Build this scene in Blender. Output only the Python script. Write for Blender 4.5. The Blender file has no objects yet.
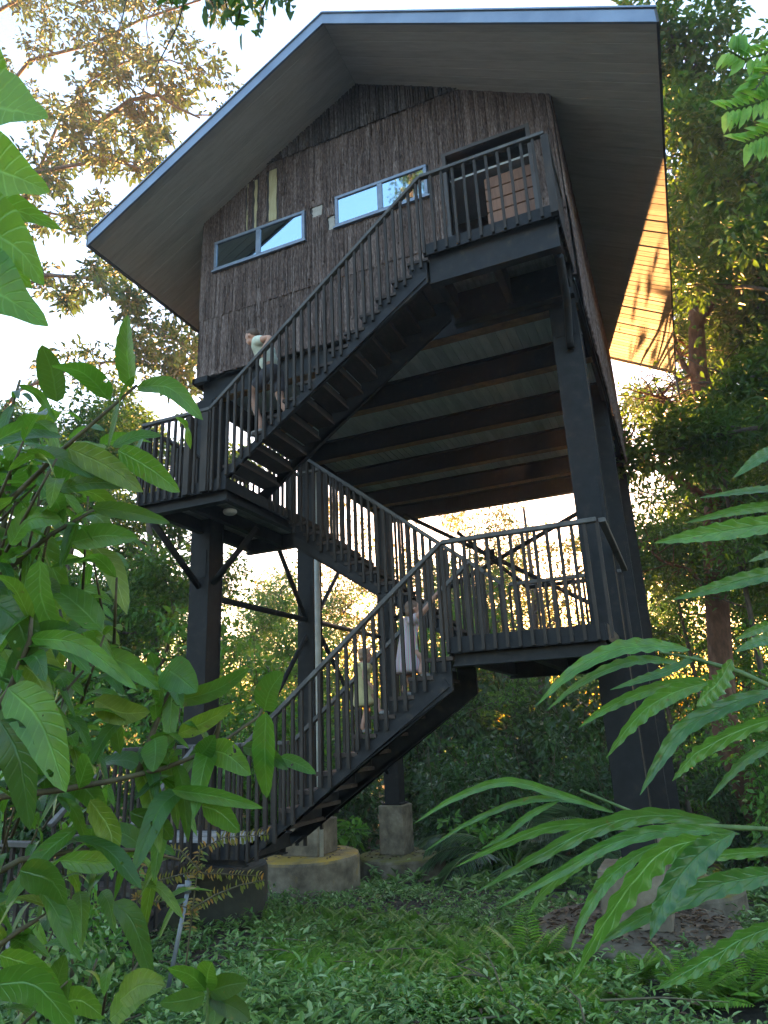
import bpy, bmesh, math, random
import numpy as np
from mathutils import Vector, Matrix

SC = bpy.context.scene
COL = SC.collection
R = math.radians
rng = np.random.default_rng(7)
random.seed(7)

# ------------------------------------------------------------------ camera, light, exposure
F = 688.33
CAM = np.array([[0.91757535, 0.39532286, -0.0421345],
                [-0.15732234, 0.26372483, -0.95168214],
                [-0.36510979, 0.87986877, 0.30418052]])
cd = bpy.data.cameras.new('camera')
cam = bpy.data.objects.new('camera', cd)
COL.objects.link(cam)
cd.sensor_fit = 'VERTICAL'
cd.sensor_height = 36.0
cd.lens = F * 36.0 / 1024.0
cd.clip_start = 0.05
cd.clip_end = 2000
cam.matrix_world = Matrix(((CAM[0][0], -CAM[1][0], -CAM[2][0], 0),
                           (CAM[0][1], -CAM[1][1], -CAM[2][1], 0),
                           (CAM[0][2], -CAM[1][2], -CAM[2][2], 0),
                           (0, 0, 0, 1)))
SC.camera = cam

SUN_AZ, SUN_EL = -11.5, 1.0          # azimuth from +Y towards +X, elevation
sdir = Vector((math.sin(R(SUN_AZ)) * math.cos(R(SUN_EL)), math.cos(R(SUN_AZ)) * math.cos(R(SUN_EL)), math.sin(R(SUN_EL))))
W = bpy.data.worlds.new('World')
SC.world = W
W.use_nodes = True
nt = W.node_tree
sky = nt.nodes.new('ShaderNodeTexSky')
sky.sky_type = 'NISHITA'
sky.sun_disc = False
sky.sun_elevation = R(SUN_EL)
sky.sun_rotation = R(SUN_AZ)
sky.altitude = 0
sky.air_density = 1.0
sky.dust_density = 3.0
sky.ozone_density = 1.7
bg = nt.nodes['Background']
bg.inputs['Strength'].default_value = 0.15
nt.links.new(sky.outputs['Color'], bg.inputs['Color'])

sl = bpy.data.lights.new('sun', 'SUN')
sl.energy = 2.0
sl.angle = R(0.5)
sl.color = (1.0, 0.45, 0.14)
so = bpy.data.objects.new('sun', sl)
COL.objects.link(so)
so.rotation_euler = sdir.to_track_quat('Z', 'Y').to_euler()

SC.view_settings.view_transform = 'Standard'
SC.view_settings.look = 'None'
SC.view_settings.gamma = 1
SC.view_settings.use_curve_mapping = False
SC.view_settings.exposure = 4.9
SC.render.engine = 'CYCLES'
SC.cycles.use_denoising = True
SC.cycles.max_bounces = 6
SC.cycles.diffuse_bounces = 3
SC.cycles.transmission_bounces = 4
SC.cycles.transparent_max_bounces = 4
SC.cycles.sample_clamp_indirect = 6


# ------------------------------------------------------------------ helpers
def ray(px, py):
    return CAM.T @ np.array([(px - 384) / F, (py - 512) / F, 1.0])


def atd(px, py, d):          # point at forward depth d along the view axis
    return Vector(ray(px, py) * d)


def atY(px, py, Y):          # point on the plane y = Y
    r = ray(px, py)
    return Vector(r * (Y / r[1]))


def atX(px, py, X):
    r = ray(px, py)
    return Vector(r * (X / r[0]))


class MB:
    def __init__(self):
        self.v = []
        self.f = []
        self.uv = []
        self.mi = []

    def add(self, vs, fs, uvs=None, m=0):
        b = len(self.v)
        self.v += [tuple(p) for p in vs]
        self.f += [tuple(i + b for i in f) for f in fs]
        self.uv += list(uvs) if uvs else [(0, 0)] * len(vs)
        self.mi += [m] * len(fs)
        return self

    def box(self, x0, x1, y0, y1, z0, z1):
        v = [(x0, y0, z0), (x1, y0, z0), (x1, y1, z0), (x0, y1, z0), (x0, y0, z1), (x1, y0, z1), (x1, y1, z1), (x0, y1, z1)]
        return self.add(v, [(0, 3, 2, 1), (4, 5, 6, 7), (0, 1, 5, 4), (1, 2, 6, 5), (2, 3, 7, 6), (3, 0, 4, 7)])

    def beam(self, p, q, w, h, up=(0, 0, 1)):
        p, q = Vector(p), Vector(q)
        d = (q - p).normalized()
        s = d.cross(Vector(up))
        if s.length < 1e-4:
            s = d.cross(Vector((0, 1, 0)))
        s.normalize()
        u = s.cross(d)
        v = []
        for c in (p, q):
            for a, b in ((-1, -1), (1, -1), (1, 1), (-1, 1)):
                v.append(c + s * (a * w / 2) + u * (b * h / 2))
        return self.add(v, [(0, 1, 2, 3), (7, 6, 5, 4), (0, 4, 5, 1), (1, 5, 6, 2), (2, 6, 7, 3), (3, 7, 4, 0)])

    def prism(self, poly, axis, a, b):       # polygon in the plane normal to axis, extruded a..b
        n = len(poly)
        def P(t, c):
            if axis == 'y':
                return (t[0], c, t[1])
            if axis == 'x':
                return (c, t[0], t[1])
            return (t[0], t[1], c)
        v = [P(t, a) for t in poly] + [P(t, b) for t in poly]
        f = [tuple(range(n)), tuple(range(2 * n - 1, n - 1, -1))]
        f += [(i, n + i, n + (i + 1) % n, (i + 1) % n) for i in range(n)]
        return self.add(v, f)

    def tube(self, pts, rad, n=8, cap=True):
        pts = [Vector(p) for p in pts]
        if not hasattr(rad, '__len__'):
            rad = [rad] * len(pts)
        b = len(self.v)
        prev = None
        vs, fs = [], []
        for i, p in enumerate(pts):
            d = (pts[min(i + 1, len(pts) - 1)] - pts[max(i - 1, 0)])
            if d.length < 1e-9:
                d = Vector((0, 0, 1))
            d.normalize()
            if prev is None:
                s = d.cross(Vector((0, 0, 1)))
                if s.length < 0.05:
                    s = d.cross(Vector((0, 1, 0)))
            else:
                s = prev - d * prev.dot(d)
            s.normalize()
            prev = s
            u = d.cross(s)
            for k in range(n):
                a = 2 * math.pi * k / n
                vs.append(p + (s * math.cos(a) + u * math.sin(a)) * rad[i])
        for i in range(len(pts) - 1):
            for k in range(n):
                fs.append((i * n + k, i * n + (k + 1) % n, (i + 1) * n + (k + 1) % n, (i + 1) * n + k))
        if cap:
            fs.append(tuple(range(n - 1, -1, -1)))
            fs.append(tuple((len(pts) - 1) * n + k for k in range(n)))
        return self.add(vs, fs)

    def lathe(self, c, prof, n=40, jit=0.0):
        vs, fs = [], []
        ph = [random.uniform(-1, 1) for _ in range(n)]
        for r, z in prof:
            for k in range(n):
                a = 2 * math.pi * k / n
                rr = r * (1 + jit * ph[k])
                vs.append((c[0] + rr * math.cos(a), c[1] + rr * math.sin(a), c[2] + z))
        for i in range(len(prof) - 1):
            for k in range(n):
                fs.append((i * n + k, i * n + (k + 1) % n, (i + 1) * n + (k + 1) % n, (i + 1) * n + k))
        fs.append(tuple(range(n - 1, -1, -1)))
        fs.append(tuple((len(prof) - 1) * n + k for k in range(n)))
        return self.add(vs, fs)

    def build(self, name, mat, parent=None, smooth=False, bevel=0.0):
        if not self.v:
            return None
        V = np.array([tuple(p) for p in self.v], float)
        c = (V.min(0) + V.max(0)) / 2
        V = V - c
        me = bpy.data.meshes.new(name)
        me.from_pydata([tuple(p) for p in V], [], self.f)
        uvl = me.uv_layers.new(name='UVMap')
        li = np.zeros(len(me.loops), dtype=np.int32)
        me.loops.foreach_get('vertex_index', li)
        uvl.data.foreach_set('uv', np.array(self.uv, dtype=np.float32)[li].ravel())
        for m in (mat if isinstance(mat, (list, tuple)) else [mat]):
            me.materials.append(m)
        if isinstance(mat, (list, tuple)):
            me.polygons.foreach_set('material_index', self.mi)
        if smooth:
            me.polygons.foreach_set('use_smooth', [True] * len(me.polygons))
        me.update()
        o = bpy.data.objects.new(name, me)
        COL.objects.link(o)
        if parent is not None:
            o.parent = parent
            off = Vector(c)
            pp = parent
            while pp is not None:
                off -= pp.location
                pp = pp.parent
            o.location = off
        else:
            o.location = Vector(c)
        if bevel:
            b = o.modifiers.new('bevel', 'BEVEL')
            b.width = bevel
            b.segments = 1
            b.limit_method = 'ANGLE'
        return o


def tag(o, label, cat, group=None):
    o['label'] = label
    o['category'] = cat
    if group:
        o['group'] = group
    return o


def thing(name, label, cat, loc=(0, 0, 0), group=None):
    o = bpy.data.objects.new(name, None)
    COL.objects.link(o)
    o.location = loc
    o.empty_display_size = 0.2
    return tag(o, label, cat, group)


def copy_tree(o, parent=None):
    c = o.copy()
    COL.objects.link(c)
    c.parent = parent
    for ch in list(o.children):
        copy_tree(ch, c)
    return c


def kind(o, k):
    o['kind'] = k
    return o


def leaf_mesh(name, P, D, N, L, Wd, mat, parent=None, fold=0.25):
    """many small folded leaves, one mesh; P base, D direction, N normal hint"""
    P, D, N = (np.asarray(a, float) for a in (P, D, N))
    L = np.broadcast_to(np.asarray(L, float), (len(P),))
    Wd = np.broadcast_to(np.asarray(Wd, float), (len(P),))
    D = D / np.linalg.norm(D, axis=1, keepdims=True)
    S = np.cross(D, N)
    S /= np.linalg.norm(S, axis=1, keepdims=True) + 1e-9
    U = np.cross(S, D)
    n = len(P)
    V = np.empty((n, 6, 3))
    l_, w_ = L[:, None], Wd[:, None]
    V[:, 0] = P
    V[:, 1] = P + D * l_ * 0.35 + S * w_ * 0.5 + U * w_ * fold
    V[:, 2] = P + D * l_ * 0.75 + S * w_ * 0.34 + U * (w_ * fold * 0.5 - l_ * 0.05)
    V[:, 3] = P + D * l_ - U * l_ * 0.14
    V[:, 4] = P + D * l_ * 0.75 - S * w_ * 0.34 + U * (w_ * fold * 0.5 - l_ * 0.05)
    V[:, 5] = P + D * l_ * 0.35 - S * w_ * 0.5 + U * w_ * fold
    V = V.reshape(-1, 3)
    c = (V.min(0) + V.max(0)) / 2
    V = V - c
    me = bpy.data.meshes.new(name)
    nf = n * 2
    me.vertices.add(n * 6)
    me.vertices.foreach_set('co', V.astype(np.float32).ravel())
    b = (np.arange(n) * 6)[:, None]
    quad = np.concatenate([b + 0, b + 1, b + 2, b + 3, b + 0, b + 3, b + 4, b + 5], axis=1).ravel()
    me.loops.add(nf * 4)
    me.loops.foreach_set('vertex_index', quad.astype(np.int32))
    me.polygons.add(nf)
    me.polygons.foreach_set('loop_start', (np.arange(nf) * 4).astype(np.int32))
    me.polygons.foreach_set('loop_total', np.full(nf, 4, np.int32))
    me.update(calc_edges=True)
    me.validate()
    me.materials.append(mat)
    o = bpy.data.objects.new(name, me)
    COL.objects.link(o)
    if parent is not None:
        o.parent = parent
        off = Vector(c)
        pp = parent
        while pp is not None:
            off -= pp.location
            pp = pp.parent
        o.location = off
    else:
        o.location = Vector(c)
    return o


# ------------------------------------------------------------------ materials
def newmat(name):
    m = bpy.data.materials.new(name)
    m.use_nodes = True
    t = m.node_tree
    return m, t, t.nodes['Principled BSDF']


def ramp(t, stops):
    r = t.nodes.new('ShaderNodeValToRGB')
    cr = r.color_ramp
    while len(cr.elements) > 1:
        cr.elements.remove(cr.elements[-1])
    cr.elements[0].position = stops[0][0]
    cr.elements[0].color = (*stops[0][1], 1)
    for p, c in stops[1:]:
        e = cr.elements.new(p)
        e.color = (*c, 1)
    return r


def noise(t, scale, detail=5, stretch=None, coord='Object', rough=0.6):
    tc = t.nodes.new('ShaderNodeTexCoord')
    n = t.nodes.new('ShaderNodeTexNoise')
    n.inputs['Scale'].default_value = scale
    n.inputs['Detail'].default_value = detail
    n.inputs['Roughness'].default_value = rough
    if stretch:
        mp = t.nodes.new('ShaderNodeMapping')
        mp.inputs['Scale'].default_value = stretch
        t.links.new(tc.outputs[coord], mp.inputs['Vector'])
        t.links.new(mp.outputs['Vector'], n.inputs['Vector'])
    else:
        t.links.new(tc.outputs[coord], n.inputs['Vector'])
    return n


def bump(t, b, src, strength, dist):
    bp = t.nodes.new('ShaderNodeBump')
    bp.inputs['Strength'].default_value = strength
    bp.inputs['Distance'].default_value = dist
    t.links.new(src, bp.inputs['Height'])
    t.links.new(bp.outputs['Normal'], b.inputs['Normal'])


def surf(name, stops, scale=4, stretch=None, rough=0.7, bstr=0.3, bdist=0.01, metallic=0.0, spec=0.4, detail=6, island=0.0):
    m, t, b = newmat(name)
    n = noise(t, scale, detail, stretch)
    r = ramp(t, stops)
    src = n.outputs['Fac']
    if island:
        g = t.nodes.new('ShaderNodeNewGeometry')
        ma = t.nodes.new('ShaderNodeMath')
        ma.operation = 'MULTIPLY_ADD'
        t.links.new(g.outputs['Random Per Island'], ma.inputs[0])
        ma.inputs[1].default_value = island
        m2 = t.nodes.new('ShaderNodeMath')
        m2.operation = 'ADD'
        m2.inputs[1].default_value = -island / 2
        t.links.new(src, m2.inputs[0])
        t.links.new(m2.outputs[0], ma.inputs[2])
        t.links.new(ma.outputs[0], r.inputs['Fac'])
    else:
        t.links.new(src, r.inputs['Fac'])
    t.links.new(r.outputs['Color'], b.inputs['Base Color'])
    b.inputs['Roughness'].default_value = rough
    b.inputs['Metallic'].default_value = metallic
    b.inputs['Specular IOR Level'].default_value = spec
    if bstr:
        bump(t, b, src, bstr, bdist)
    return m


def leafmat(name, cols, trans=(0.25, 0.4, 0.03), tw=0.35, rough=0.45, spec=0.4, veins=False, vein_c=0.35, holes=False):
    m, t, b = newmat(name)
    g = t.nodes.new('ShaderNodeNewGeometry')
    k = len(cols)
    r = ramp(t, [(i / max(1, k - 1), c) for i, c in enumerate(cols)])
    t.links.new(g.outputs['Random Per Island'], r.inputs['Fac'])
    col = r.outputs['Color']
    if veins:
        uv = t.nodes.new('ShaderNodeUVMap')
        sp = t.nodes.new('ShaderNodeSeparateXYZ')
        t.links.new(uv.outputs['UV'], sp.inputs[0])
        ab = t.nodes.new('ShaderNodeMath'); ab.operation = 'ABSOLUTE'
        t.links.new(sp.outputs['X'], ab.inputs[0])          # 0 at midrib, 1 at margin
        mid = t.nodes.new('ShaderNodeMapRange')
        mid.inputs['From Min'].default_value = 0.0
        mid.inputs['From Max'].default_value = 0.09
        mid.inputs['To Min'].default_value = 1.0
        mid.inputs['To Max'].default_value = 0.0
        t.links.new(ab.outputs[0], mid.inputs['Value'])
        # side veins: sin((v*10 - |u|*1.4)*2pi)
        ml = t.nodes.new('ShaderNodeMath'); ml.operation = 'MULTIPLY_ADD'
        t.links.new(ab.outputs[0], ml.inputs[0]); ml.inputs[1].default_value = -1.5
        sc = t.nodes.new('ShaderNodeMath'); sc.operation = 'MULTIPLY'
        t.links.new(sp.outputs['Y'], sc.inputs[0]); sc.inputs[1].default_value = 10.0
        t.links.new(sc.outputs[0], ml.inputs[2])
        fr = t.nodes.new('ShaderNodeMath'); fr.operation = 'PINGPONG'
        t.links.new(ml.outputs[0], fr.inputs[0]); fr.inputs[1].default_value = 0.5
        sv = t.nodes.new('ShaderNodeMapRange')
        sv.inputs['From Min'].default_value = 0.0
        sv.inputs['From Max'].default_value = 0.12
        sv.inputs['To Min'].default_value = vein_c
        sv.inputs['To Max'].default_value = 0.0
        t.links.new(fr.outputs[0], sv.inputs['Value'])
        mx = t.nodes.new('ShaderNodeMath'); mx.operation = 'MAXIMUM'
        t.links.new(mid.outputs[0], mx.inputs[0]); t.links.new(sv.outputs[0], mx.inputs[1])
        mc = t.nodes.new('ShaderNodeMix'); mc.data_type = 'RGBA'
        t.links.new(mx.outputs[0], mc.inputs['Factor'])
        t.links.new(col, mc.inputs['A'])
        hs = t.nodes.new('ShaderNodeHueSaturation')
        hs.inputs['Value'].default_value = 1.9
        hs.inputs['Saturation'].default_value = 0.85
        t.links.new(col, hs.inputs['Color'])
        t.links.new(hs.outputs['Color'], mc.inputs['B'])
        # blotches
        nz = noise(t, 18, 4)
        nr = ramp(t, [(0.35, (0.75, 0.75, 0.75)), (0.65, (1.15, 1.15, 1.1))])
        t.links.new(nz.outputs['Fac'], nr.inputs['Fac'])
        mu = t.nodes.new('ShaderNodeMix'); mu.data_type = 'RGBA'; mu.blend_type = 'MULTIPLY'
        mu.inputs['Factor'].default_value = 1.0
        t.links.new(mc.outputs['Result'], mu.inputs['A'])
        t.links.new(nr.outputs['Color'], mu.inputs['B'])
        nb = noise(t, 34, 3)
        rb = ramp(t, [(0.66, (0, 0, 0)), (0.74, (1, 1, 1))])
        t.links.new(nb.outputs['Fac'], rb.inputs['Fac'])
        mb_ = t.nodes.new('ShaderNodeMix'); mb_.data_type = 'RGBA'
        t.links.new(rb.outputs['Color'], mb_.inputs['Factor'])
        t.links.new(mu.outputs['Result'], mb_.inputs['A'])
        mb_.inputs['B'].default_value = (0.10, 0.07, 0.02, 1)
        col = mb_.outputs['Result']
        bump(t, b, mx.outputs[0], 0.5, -0.004)
    t.links.new(col, b.inputs['Base Color'])
    b.inputs['Roughness'].default_value = rough
    b.inputs['Specular IOR Level'].default_value = spec
    tr = t.nodes.new('ShaderNodeBsdfTranslucent')
    mm = t.nodes.new('ShaderNodeMix'); mm.data_type = 'RGBA'
    mm.inputs['Factor'].default_value = 0.55
    t.links.new(col, mm.inputs['A'])
    mm.inputs['B'].default_value = (*trans, 1)
    t.links.new(mm.outputs['Result'], tr.inputs['Color'])
    ms = t.nodes.new('ShaderNodeMixShader')
    ms.inputs['Fac'].default_value = tw
    t.links.new(b.outputs[0], ms.inputs[1])
    t.links.new(tr.outputs[0], ms.inputs[2])
    out = ms.outputs[0]
    if holes:                                # insect holes eaten through the blade
        nh = noise(t, 21, 2)
        rh = ramp(t, [(0.705, (0, 0, 0)), (0.712, (1, 1, 1))])
        t.links.new(nh.outputs['Fac'], rh.inputs['Fac'])
        tp = t.nodes.new('ShaderNodeBsdfTransparent')
        m3 = t.nodes.new('ShaderNodeMixShader')
        t.links.new(rh.outputs['Color'], m3.inputs['Fac'])
        t.links.new(out, m3.inputs[1])
        t.links.new(tp.outputs[0], m3.inputs[2])
        out = m3.outputs[0]
    t.links.new(out, t.nodes['Material Output'].inputs['Surface'])
    return m


M = {}
M['dark_steel'] = surf('dark_painted_steel', [(0.3, (0.006, 0.006, 0.007)), (0.55, (0.011, 0.0115, 0.013)), (0.66, (0.022, 0.018, 0.016)), (0.78, (0.05, 0.032, 0.022))], 6, rough=0.6, bstr=0.15, bdist=0.004, spec=0.18)
M['stair_steel'] = surf('worn_stair_steel', [(0.3, (0.010, 0.010, 0.012)), (0.58, (0.020, 0.020, 0.022)), (0.72, (0.05, 0.038, 0.030))], 7, rough=0.6, bstr=0.2, bdist=0.004, spec=0.2)
M['rust_gold_lit'] = surf('rust_with_gold_light', [(0.3, (0.10, 0.055, 0.03)), (0.6, (0.24, 0.13, 0.06)), (0.75, (0.36, 0.2, 0.1))], 8, rough=0.8)  # rust, with its colour raised to stand in for gold light on the flanges
M['rail'] = surf('weathered_rail_timber', [(0.3, (0.04, 0.036, 0.034)), (0.6, (0.085, 0.078, 0.072)), (0.8, (0.16, 0.145, 0.13))], 5, (1, 1, 1), rough=0.6, bstr=0.2)
M['baluster'] = surf('dark_stained_baluster', [(0.3, (0.02, 0.016, 0.014)), (0.6, (0.045, 0.035, 0.029)), (0.8, (0.09, 0.06, 0.045))], 6, (1, 1, 0.3), rough=0.6, spec=0.2)
M['tread'] = surf('worn_tread_timber', [(0.3, (0.026, 0.017, 0.014)), (0.6, (0.05, 0.032, 0.025)), (0.8, (0.11, 0.08, 0.062))], 5, (3, 1, 3), rough=0.7, island=0.3)
M['deck'] = surf('grey_deck_boards', [(0.3, (0.16, 0.15, 0.14)), (0.6, (0.3, 0.29, 0.27)), (0.8, (0.4, 0.38, 0.36))], 4, (6, 1, 6), rough=0.75, island=0.3)
M['underdeck'] = surf('grey_underfloor_boards', [(0.3, (0.34, 0.38, 0.38)), (0.6, (0.46, 0.51, 0.5)), (0.8, (0.56, 0.6, 0.58))], 3, (4, 0.6, 4), rough=0.7, island=0.3)
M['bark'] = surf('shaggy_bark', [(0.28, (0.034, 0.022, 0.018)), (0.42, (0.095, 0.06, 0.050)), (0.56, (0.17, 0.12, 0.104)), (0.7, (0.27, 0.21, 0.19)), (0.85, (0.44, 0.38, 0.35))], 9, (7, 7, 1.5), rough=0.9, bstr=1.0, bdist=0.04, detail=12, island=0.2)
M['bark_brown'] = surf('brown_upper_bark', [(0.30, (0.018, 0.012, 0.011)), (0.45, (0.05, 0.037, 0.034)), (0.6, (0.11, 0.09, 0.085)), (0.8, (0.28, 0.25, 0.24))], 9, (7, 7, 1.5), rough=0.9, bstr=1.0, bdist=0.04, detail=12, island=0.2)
M['peeled'] = surf('bare_pale_board', [(0.3, (0.36, 0.30, 0.16)), (0.7, (0.5, 0.45, 0.28))], 6, (5, 5, 0.6), rough=0.8)
M['pale_patch'] = surf('pale_patch_board', [(0.3, (0.3, 0.27, 0.24)), (0.7, (0.45, 0.42, 0.38))], 8, rough=0.8)
M['soffit'] = surf('grey_soffit_boards', [(0.3, (0.40, 0.375, 0.345)), (0.6, (0.49, 0.465, 0.43)), (0.8, (0.54, 0.515, 0.48))], 4, (0.6, 5, 0.6), rough=0.65, bstr=0.25, bdist=0.006, island=0.2)
M['fascia'] = surf('blue_grey_metal_flashing', [(0.3, (0.17, 0.21, 0.28)), (0.7, (0.25, 0.30, 0.38))], 2, rough=0.35, metallic=0.35, bstr=0.1)
M['fascia_dark'] = surf('dark_eave_board', [(0.3, (0.035, 0.035, 0.04)), (0.7, (0.07, 0.07, 0.075))], 4, rough=0.6)
M['roof'] = surf('roof_sheet', [(0.3, (0.15, 0.13, 0.12)), (0.7, (0.22, 0.2, 0.18))], 3, rough=0.6)
M['window_frame'] = surf('blue_grey_aluminium', [(0.3, (0.16, 0.19, 0.25)), (0.7, (0.24, 0.28, 0.34))], 8, rough=0.35, metallic=0.3, bstr=0.05)
m, t, b = newmat('reflective_window_glass')
b.inputs['Base Color'].default_value = (0.42, 0.55, 0.62, 1)
b.inputs['Metallic'].default_value = 1.0
b.inputs['Roughness'].default_value = 0.03
nz = noise(t, 1.2, 1)
bump(t, b, nz.outputs['Fac'], 0.04, 0.02)
M['glass'] = m
M['door_wood'] = surf('varnished_door_wood', [(0.3, (0.13, 0.055, 0.028)), (0.6, (0.21, 0.095, 0.048)), (0.8, (0.27, 0.13, 0.07))], 3, (8, 8, 0.7), rough=0.5)
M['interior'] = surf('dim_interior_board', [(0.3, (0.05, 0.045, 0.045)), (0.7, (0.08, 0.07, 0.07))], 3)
M['lintel'] = surf('pale_ceiling_board', [(0.3, (0.34, 0.34, 0.35)), (0.7, (0.42, 0.42, 0.42))], 3)
M['galv'] = surf('galvanised_pipe', [(0.3, (0.10, 0.105, 0.11)), (0.7, (0.2, 0.21, 0.22))], 12, rough=0.5, metallic=0.3, bstr=0.05)
M['drain'] = surf('cream_drain_pipe', [(0.3, (0.34, 0.33, 0.30)), (0.7, (0.5, 0.49, 0.46))], 5, rough=0.5, bstr=0.05)


def concrete(name, moss):
    m, t, b = newmat(name)
    n = noise(t, 3.5, 8)
    r = ramp(t, [(0.3, (0.06, 0.046, 0.03)), (0.5, (0.15, 0.118, 0.08)), (0.7, (0.26, 0.215, 0.155))])
    t.links.new(n.outputs['Fac'], r.inputs['Fac'])
    g = t.nodes.new('ShaderNodeNewGeometry')
    sp = t.nodes.new('ShaderNodeSeparateXYZ')
    t.links.new(g.outputs['Normal'], sp.inputs[0])
    n2 = noise(t, 2.2, 6)
    ad = t.nodes.new('ShaderNodeMath'); ad.operation = 'MULTIPLY_ADD'
    t.links.new(sp.outputs['Z'], ad.inputs[0]); ad.inputs[1].default_value = 0.3
    t.links.new(n2.outputs['Fac'], ad.inputs[2])
    mr = t.nodes.new('ShaderNodeMapRange')
    mr.inputs['From Min'].default_value = 0.6
    mr.inputs['From Max'].default_value = 0.84
    t.links.new(ad.outputs[0], mr.inputs['Value'])
    mx = t.nodes.new('ShaderNodeMix'); mx.data_type = 'RGBA'
    t.links.new(mr.outputs['Result'], mx.inputs['Factor'])
    t.links.new(r.outputs['Color'], mx.inputs['A'])
    mx.inputs['B'].default_value = (*moss, 1)
    t.links.new(mx.outputs['Result'], b.inputs['Base Color'])
    b.inputs['Roughness'].default_value = 0.9
    bump(t, b, n.outputs['Fac'], 0.6, 0.03)
    return m


M['footing'] = concrete('mossy_concrete', (0.14, 0.12, 0.02))
M['footing_brown'] = concrete('brown_stained_concrete', (0.10, 0.072, 0.045))
M['footing_gold'] = concrete('gold_lichen_concrete', (0.36, 0.22, 0.03))
M['footing_dark'] = surf('black_concrete', [(0.3, (0.018, 0.018, 0.015)), (0.6, (0.045, 0.045, 0.032)), (0.8, (0.09, 0.085, 0.04))], 3, rough=.9, bstr=.6, bdist=.03)  # darker concrete tone for the drum under the stair foot
M['pedestal'] = concrete('bare_concrete', (0.17, 0.14, 0.08))
M['soil'] = surf('leaf_litter_soil', [(0.3, (0.018, 0.013, 0.009)), (0.55, (0.04, 0.03, 0.02)), (0.75, (0.08, 0.06, 0.035))], 6, rough=0.95, bstr=0.8, bdist=0.05)
M['trunk'] = surf('grey_brown_tree_bark', [(0.3, (0.05, 0.04, 0.032)), (0.55, (0.12, 0.095, 0.078)), (0.75, (0.22, 0.18, 0.15))], 5, (3, 3, 0.6), rough=0.9, bstr=0.8, bdist=0.03)
M['trunk_red'] = surf('reddish_tree_bark', [(0.3, (0.07, 0.035, 0.022)), (0.55, (0.16, 0.08, 0.05)), (0.75, (0.27, 0.15, 0.1))], 4, (2, 2, 0.8), rough=0.9, bstr=0.8, bdist=0.04)
M['twig'] = surf('brown_green_twig', [(0.3, (0.05, 0.04, 0.02)), (0.7, (0.12, 0.1, 0.05))], 20, rough=0.7)
M['green_stem'] = surf('green_stem', [(0.3, (0.05, 0.09, 0.02)), (0.7, (0.12, 0.18, 0.05))], 20, rough=0.5)

M['lf_dense'] = leafmat('dense_tree_leaf', [(0.020, 0.055, 0.012), (0.036, 0.10, 0.02), (0.055, 0.135, 0.02), (0.11, 0.18, 0.02)], (0.24, 0.46, 0.03), 0.35)
M['lf_gold'] = leafmat('sunlit_yellow_green_leaf', [(0.05, 0.08, 0.014), (0.09, 0.12, 0.018), (0.13, 0.14, 0.018), (0.18, 0.15, 0.02)], (0.34, 0.34, 0.04), 0.4)
M['lf_open'] = leafmat('open_canopy_leaf', [(0.02, 0.055, 0.03), (0.032, 0.08, 0.034), (0.045, 0.11, 0.03), (0.09, 0.16, 0.02)], (0.16, 0.3, 0.05), 0.22)
M['lf_under'] = leafmat('understory_leaf', [(0.035, 0.11, 0.018), (0.07, 0.20, 0.025), (0.12, 0.28, 0.035)], (0.24, 0.5, 0.04), 0.38, rough=0.4)
M['lf_dark'] = leafmat('dark_understory_leaf', [(0.016, 0.045, 0.016), (0.032, 0.085, 0.024), (0.055, 0.13, 0.03)], (0.12, 0.25, 0.03), 0.3, rough=0.4)
M['lf_palm'] = leafmat('palm_leaflet', [(0.035, 0.07, 0.03), (0.065, 0.12, 0.05), (0.09, 0.16, 0.06)], (0.15, 0.28, 0.05), 0.3, rough=0.35, spec=0.6)
M['lf_cover'] = leafmat('ground_herb_leaf', [(0.055, 0.12, 0.026), (0.11, 0.21, 0.045), (0.17, 0.29, 0.06), (0.34, 0.43, 0.2)], (0.15, 0.3, 0.06), 0.3, rough=0.45)
M['lf_fern'] = leafmat('fern_frond_leaflet', [(0.07, 0.18, 0.018), (0.13, 0.28, 0.025), (0.2, 0.36, 0.03)], (0.2, 0.4, 0.03), 0.35)
M['lf_big'] = leafmat('broad_shrub_leaf', [(0.014, 0.05, 0.012), (0.028, 0.09, 0.016), (0.042, 0.13, 0.018), (0.06, 0.17, 0.018), (0.085, 0.20, 0.018), (0.16, 0.20, 0.02)], (0.24, 0.5, 0.03), 0.42, rough=0.33, spec=0.45, veins=True, holes=True)
M['lf_heart'] = leafmat('large_veined_leaf', [(0.06, 0.20, 0.022), (0.10, 0.26, 0.022), (0.18, 0.34, 0.03)], (0.4, 0.75, 0.04), 0.5, rough=0.4, veins=True, vein_c=0.75)
M['lf_ginger'] = leafmat('ginger_leaf', [(0.03, 0.11, 0.026), (0.05, 0.16, 0.024), (0.075, 0.21, 0.026)], (0.26, 0.5, 0.05), 0.38, rough=0.28, spec=0.6, veins=True)
M['lf_orange'] = leafmat('young_bronze_leaf', [(0.05, 0.1, 0.02), (0.1, 0.15, 0.03), (0.3, 0.12, 0.03), (0.12, 0.18, 0.05)], (0.5, 0.4, 0.06), 0.35)
M['litter'] = leafmat('fallen_brown_leaf', [(0.05, 0.03, 0.02), (0.1, 0.06, 0.035), (0.17, 0.11, 0.06)], (0.2, 0.1, 0.04), 0.1, rough=0.7)


# ------------------------------------------------------------------ ground
def ground_z(x, y):
    yy = np.clip(y, -6, 22)
    z = -1.52 - 0.1 * yy
    z = z + 0.05 * np.sin(x * 0.9 + 1.3) * np.cos(y * 0.7) + 0.03 * np.sin(x * 2.1 + y * 1.7)
    return z


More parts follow.
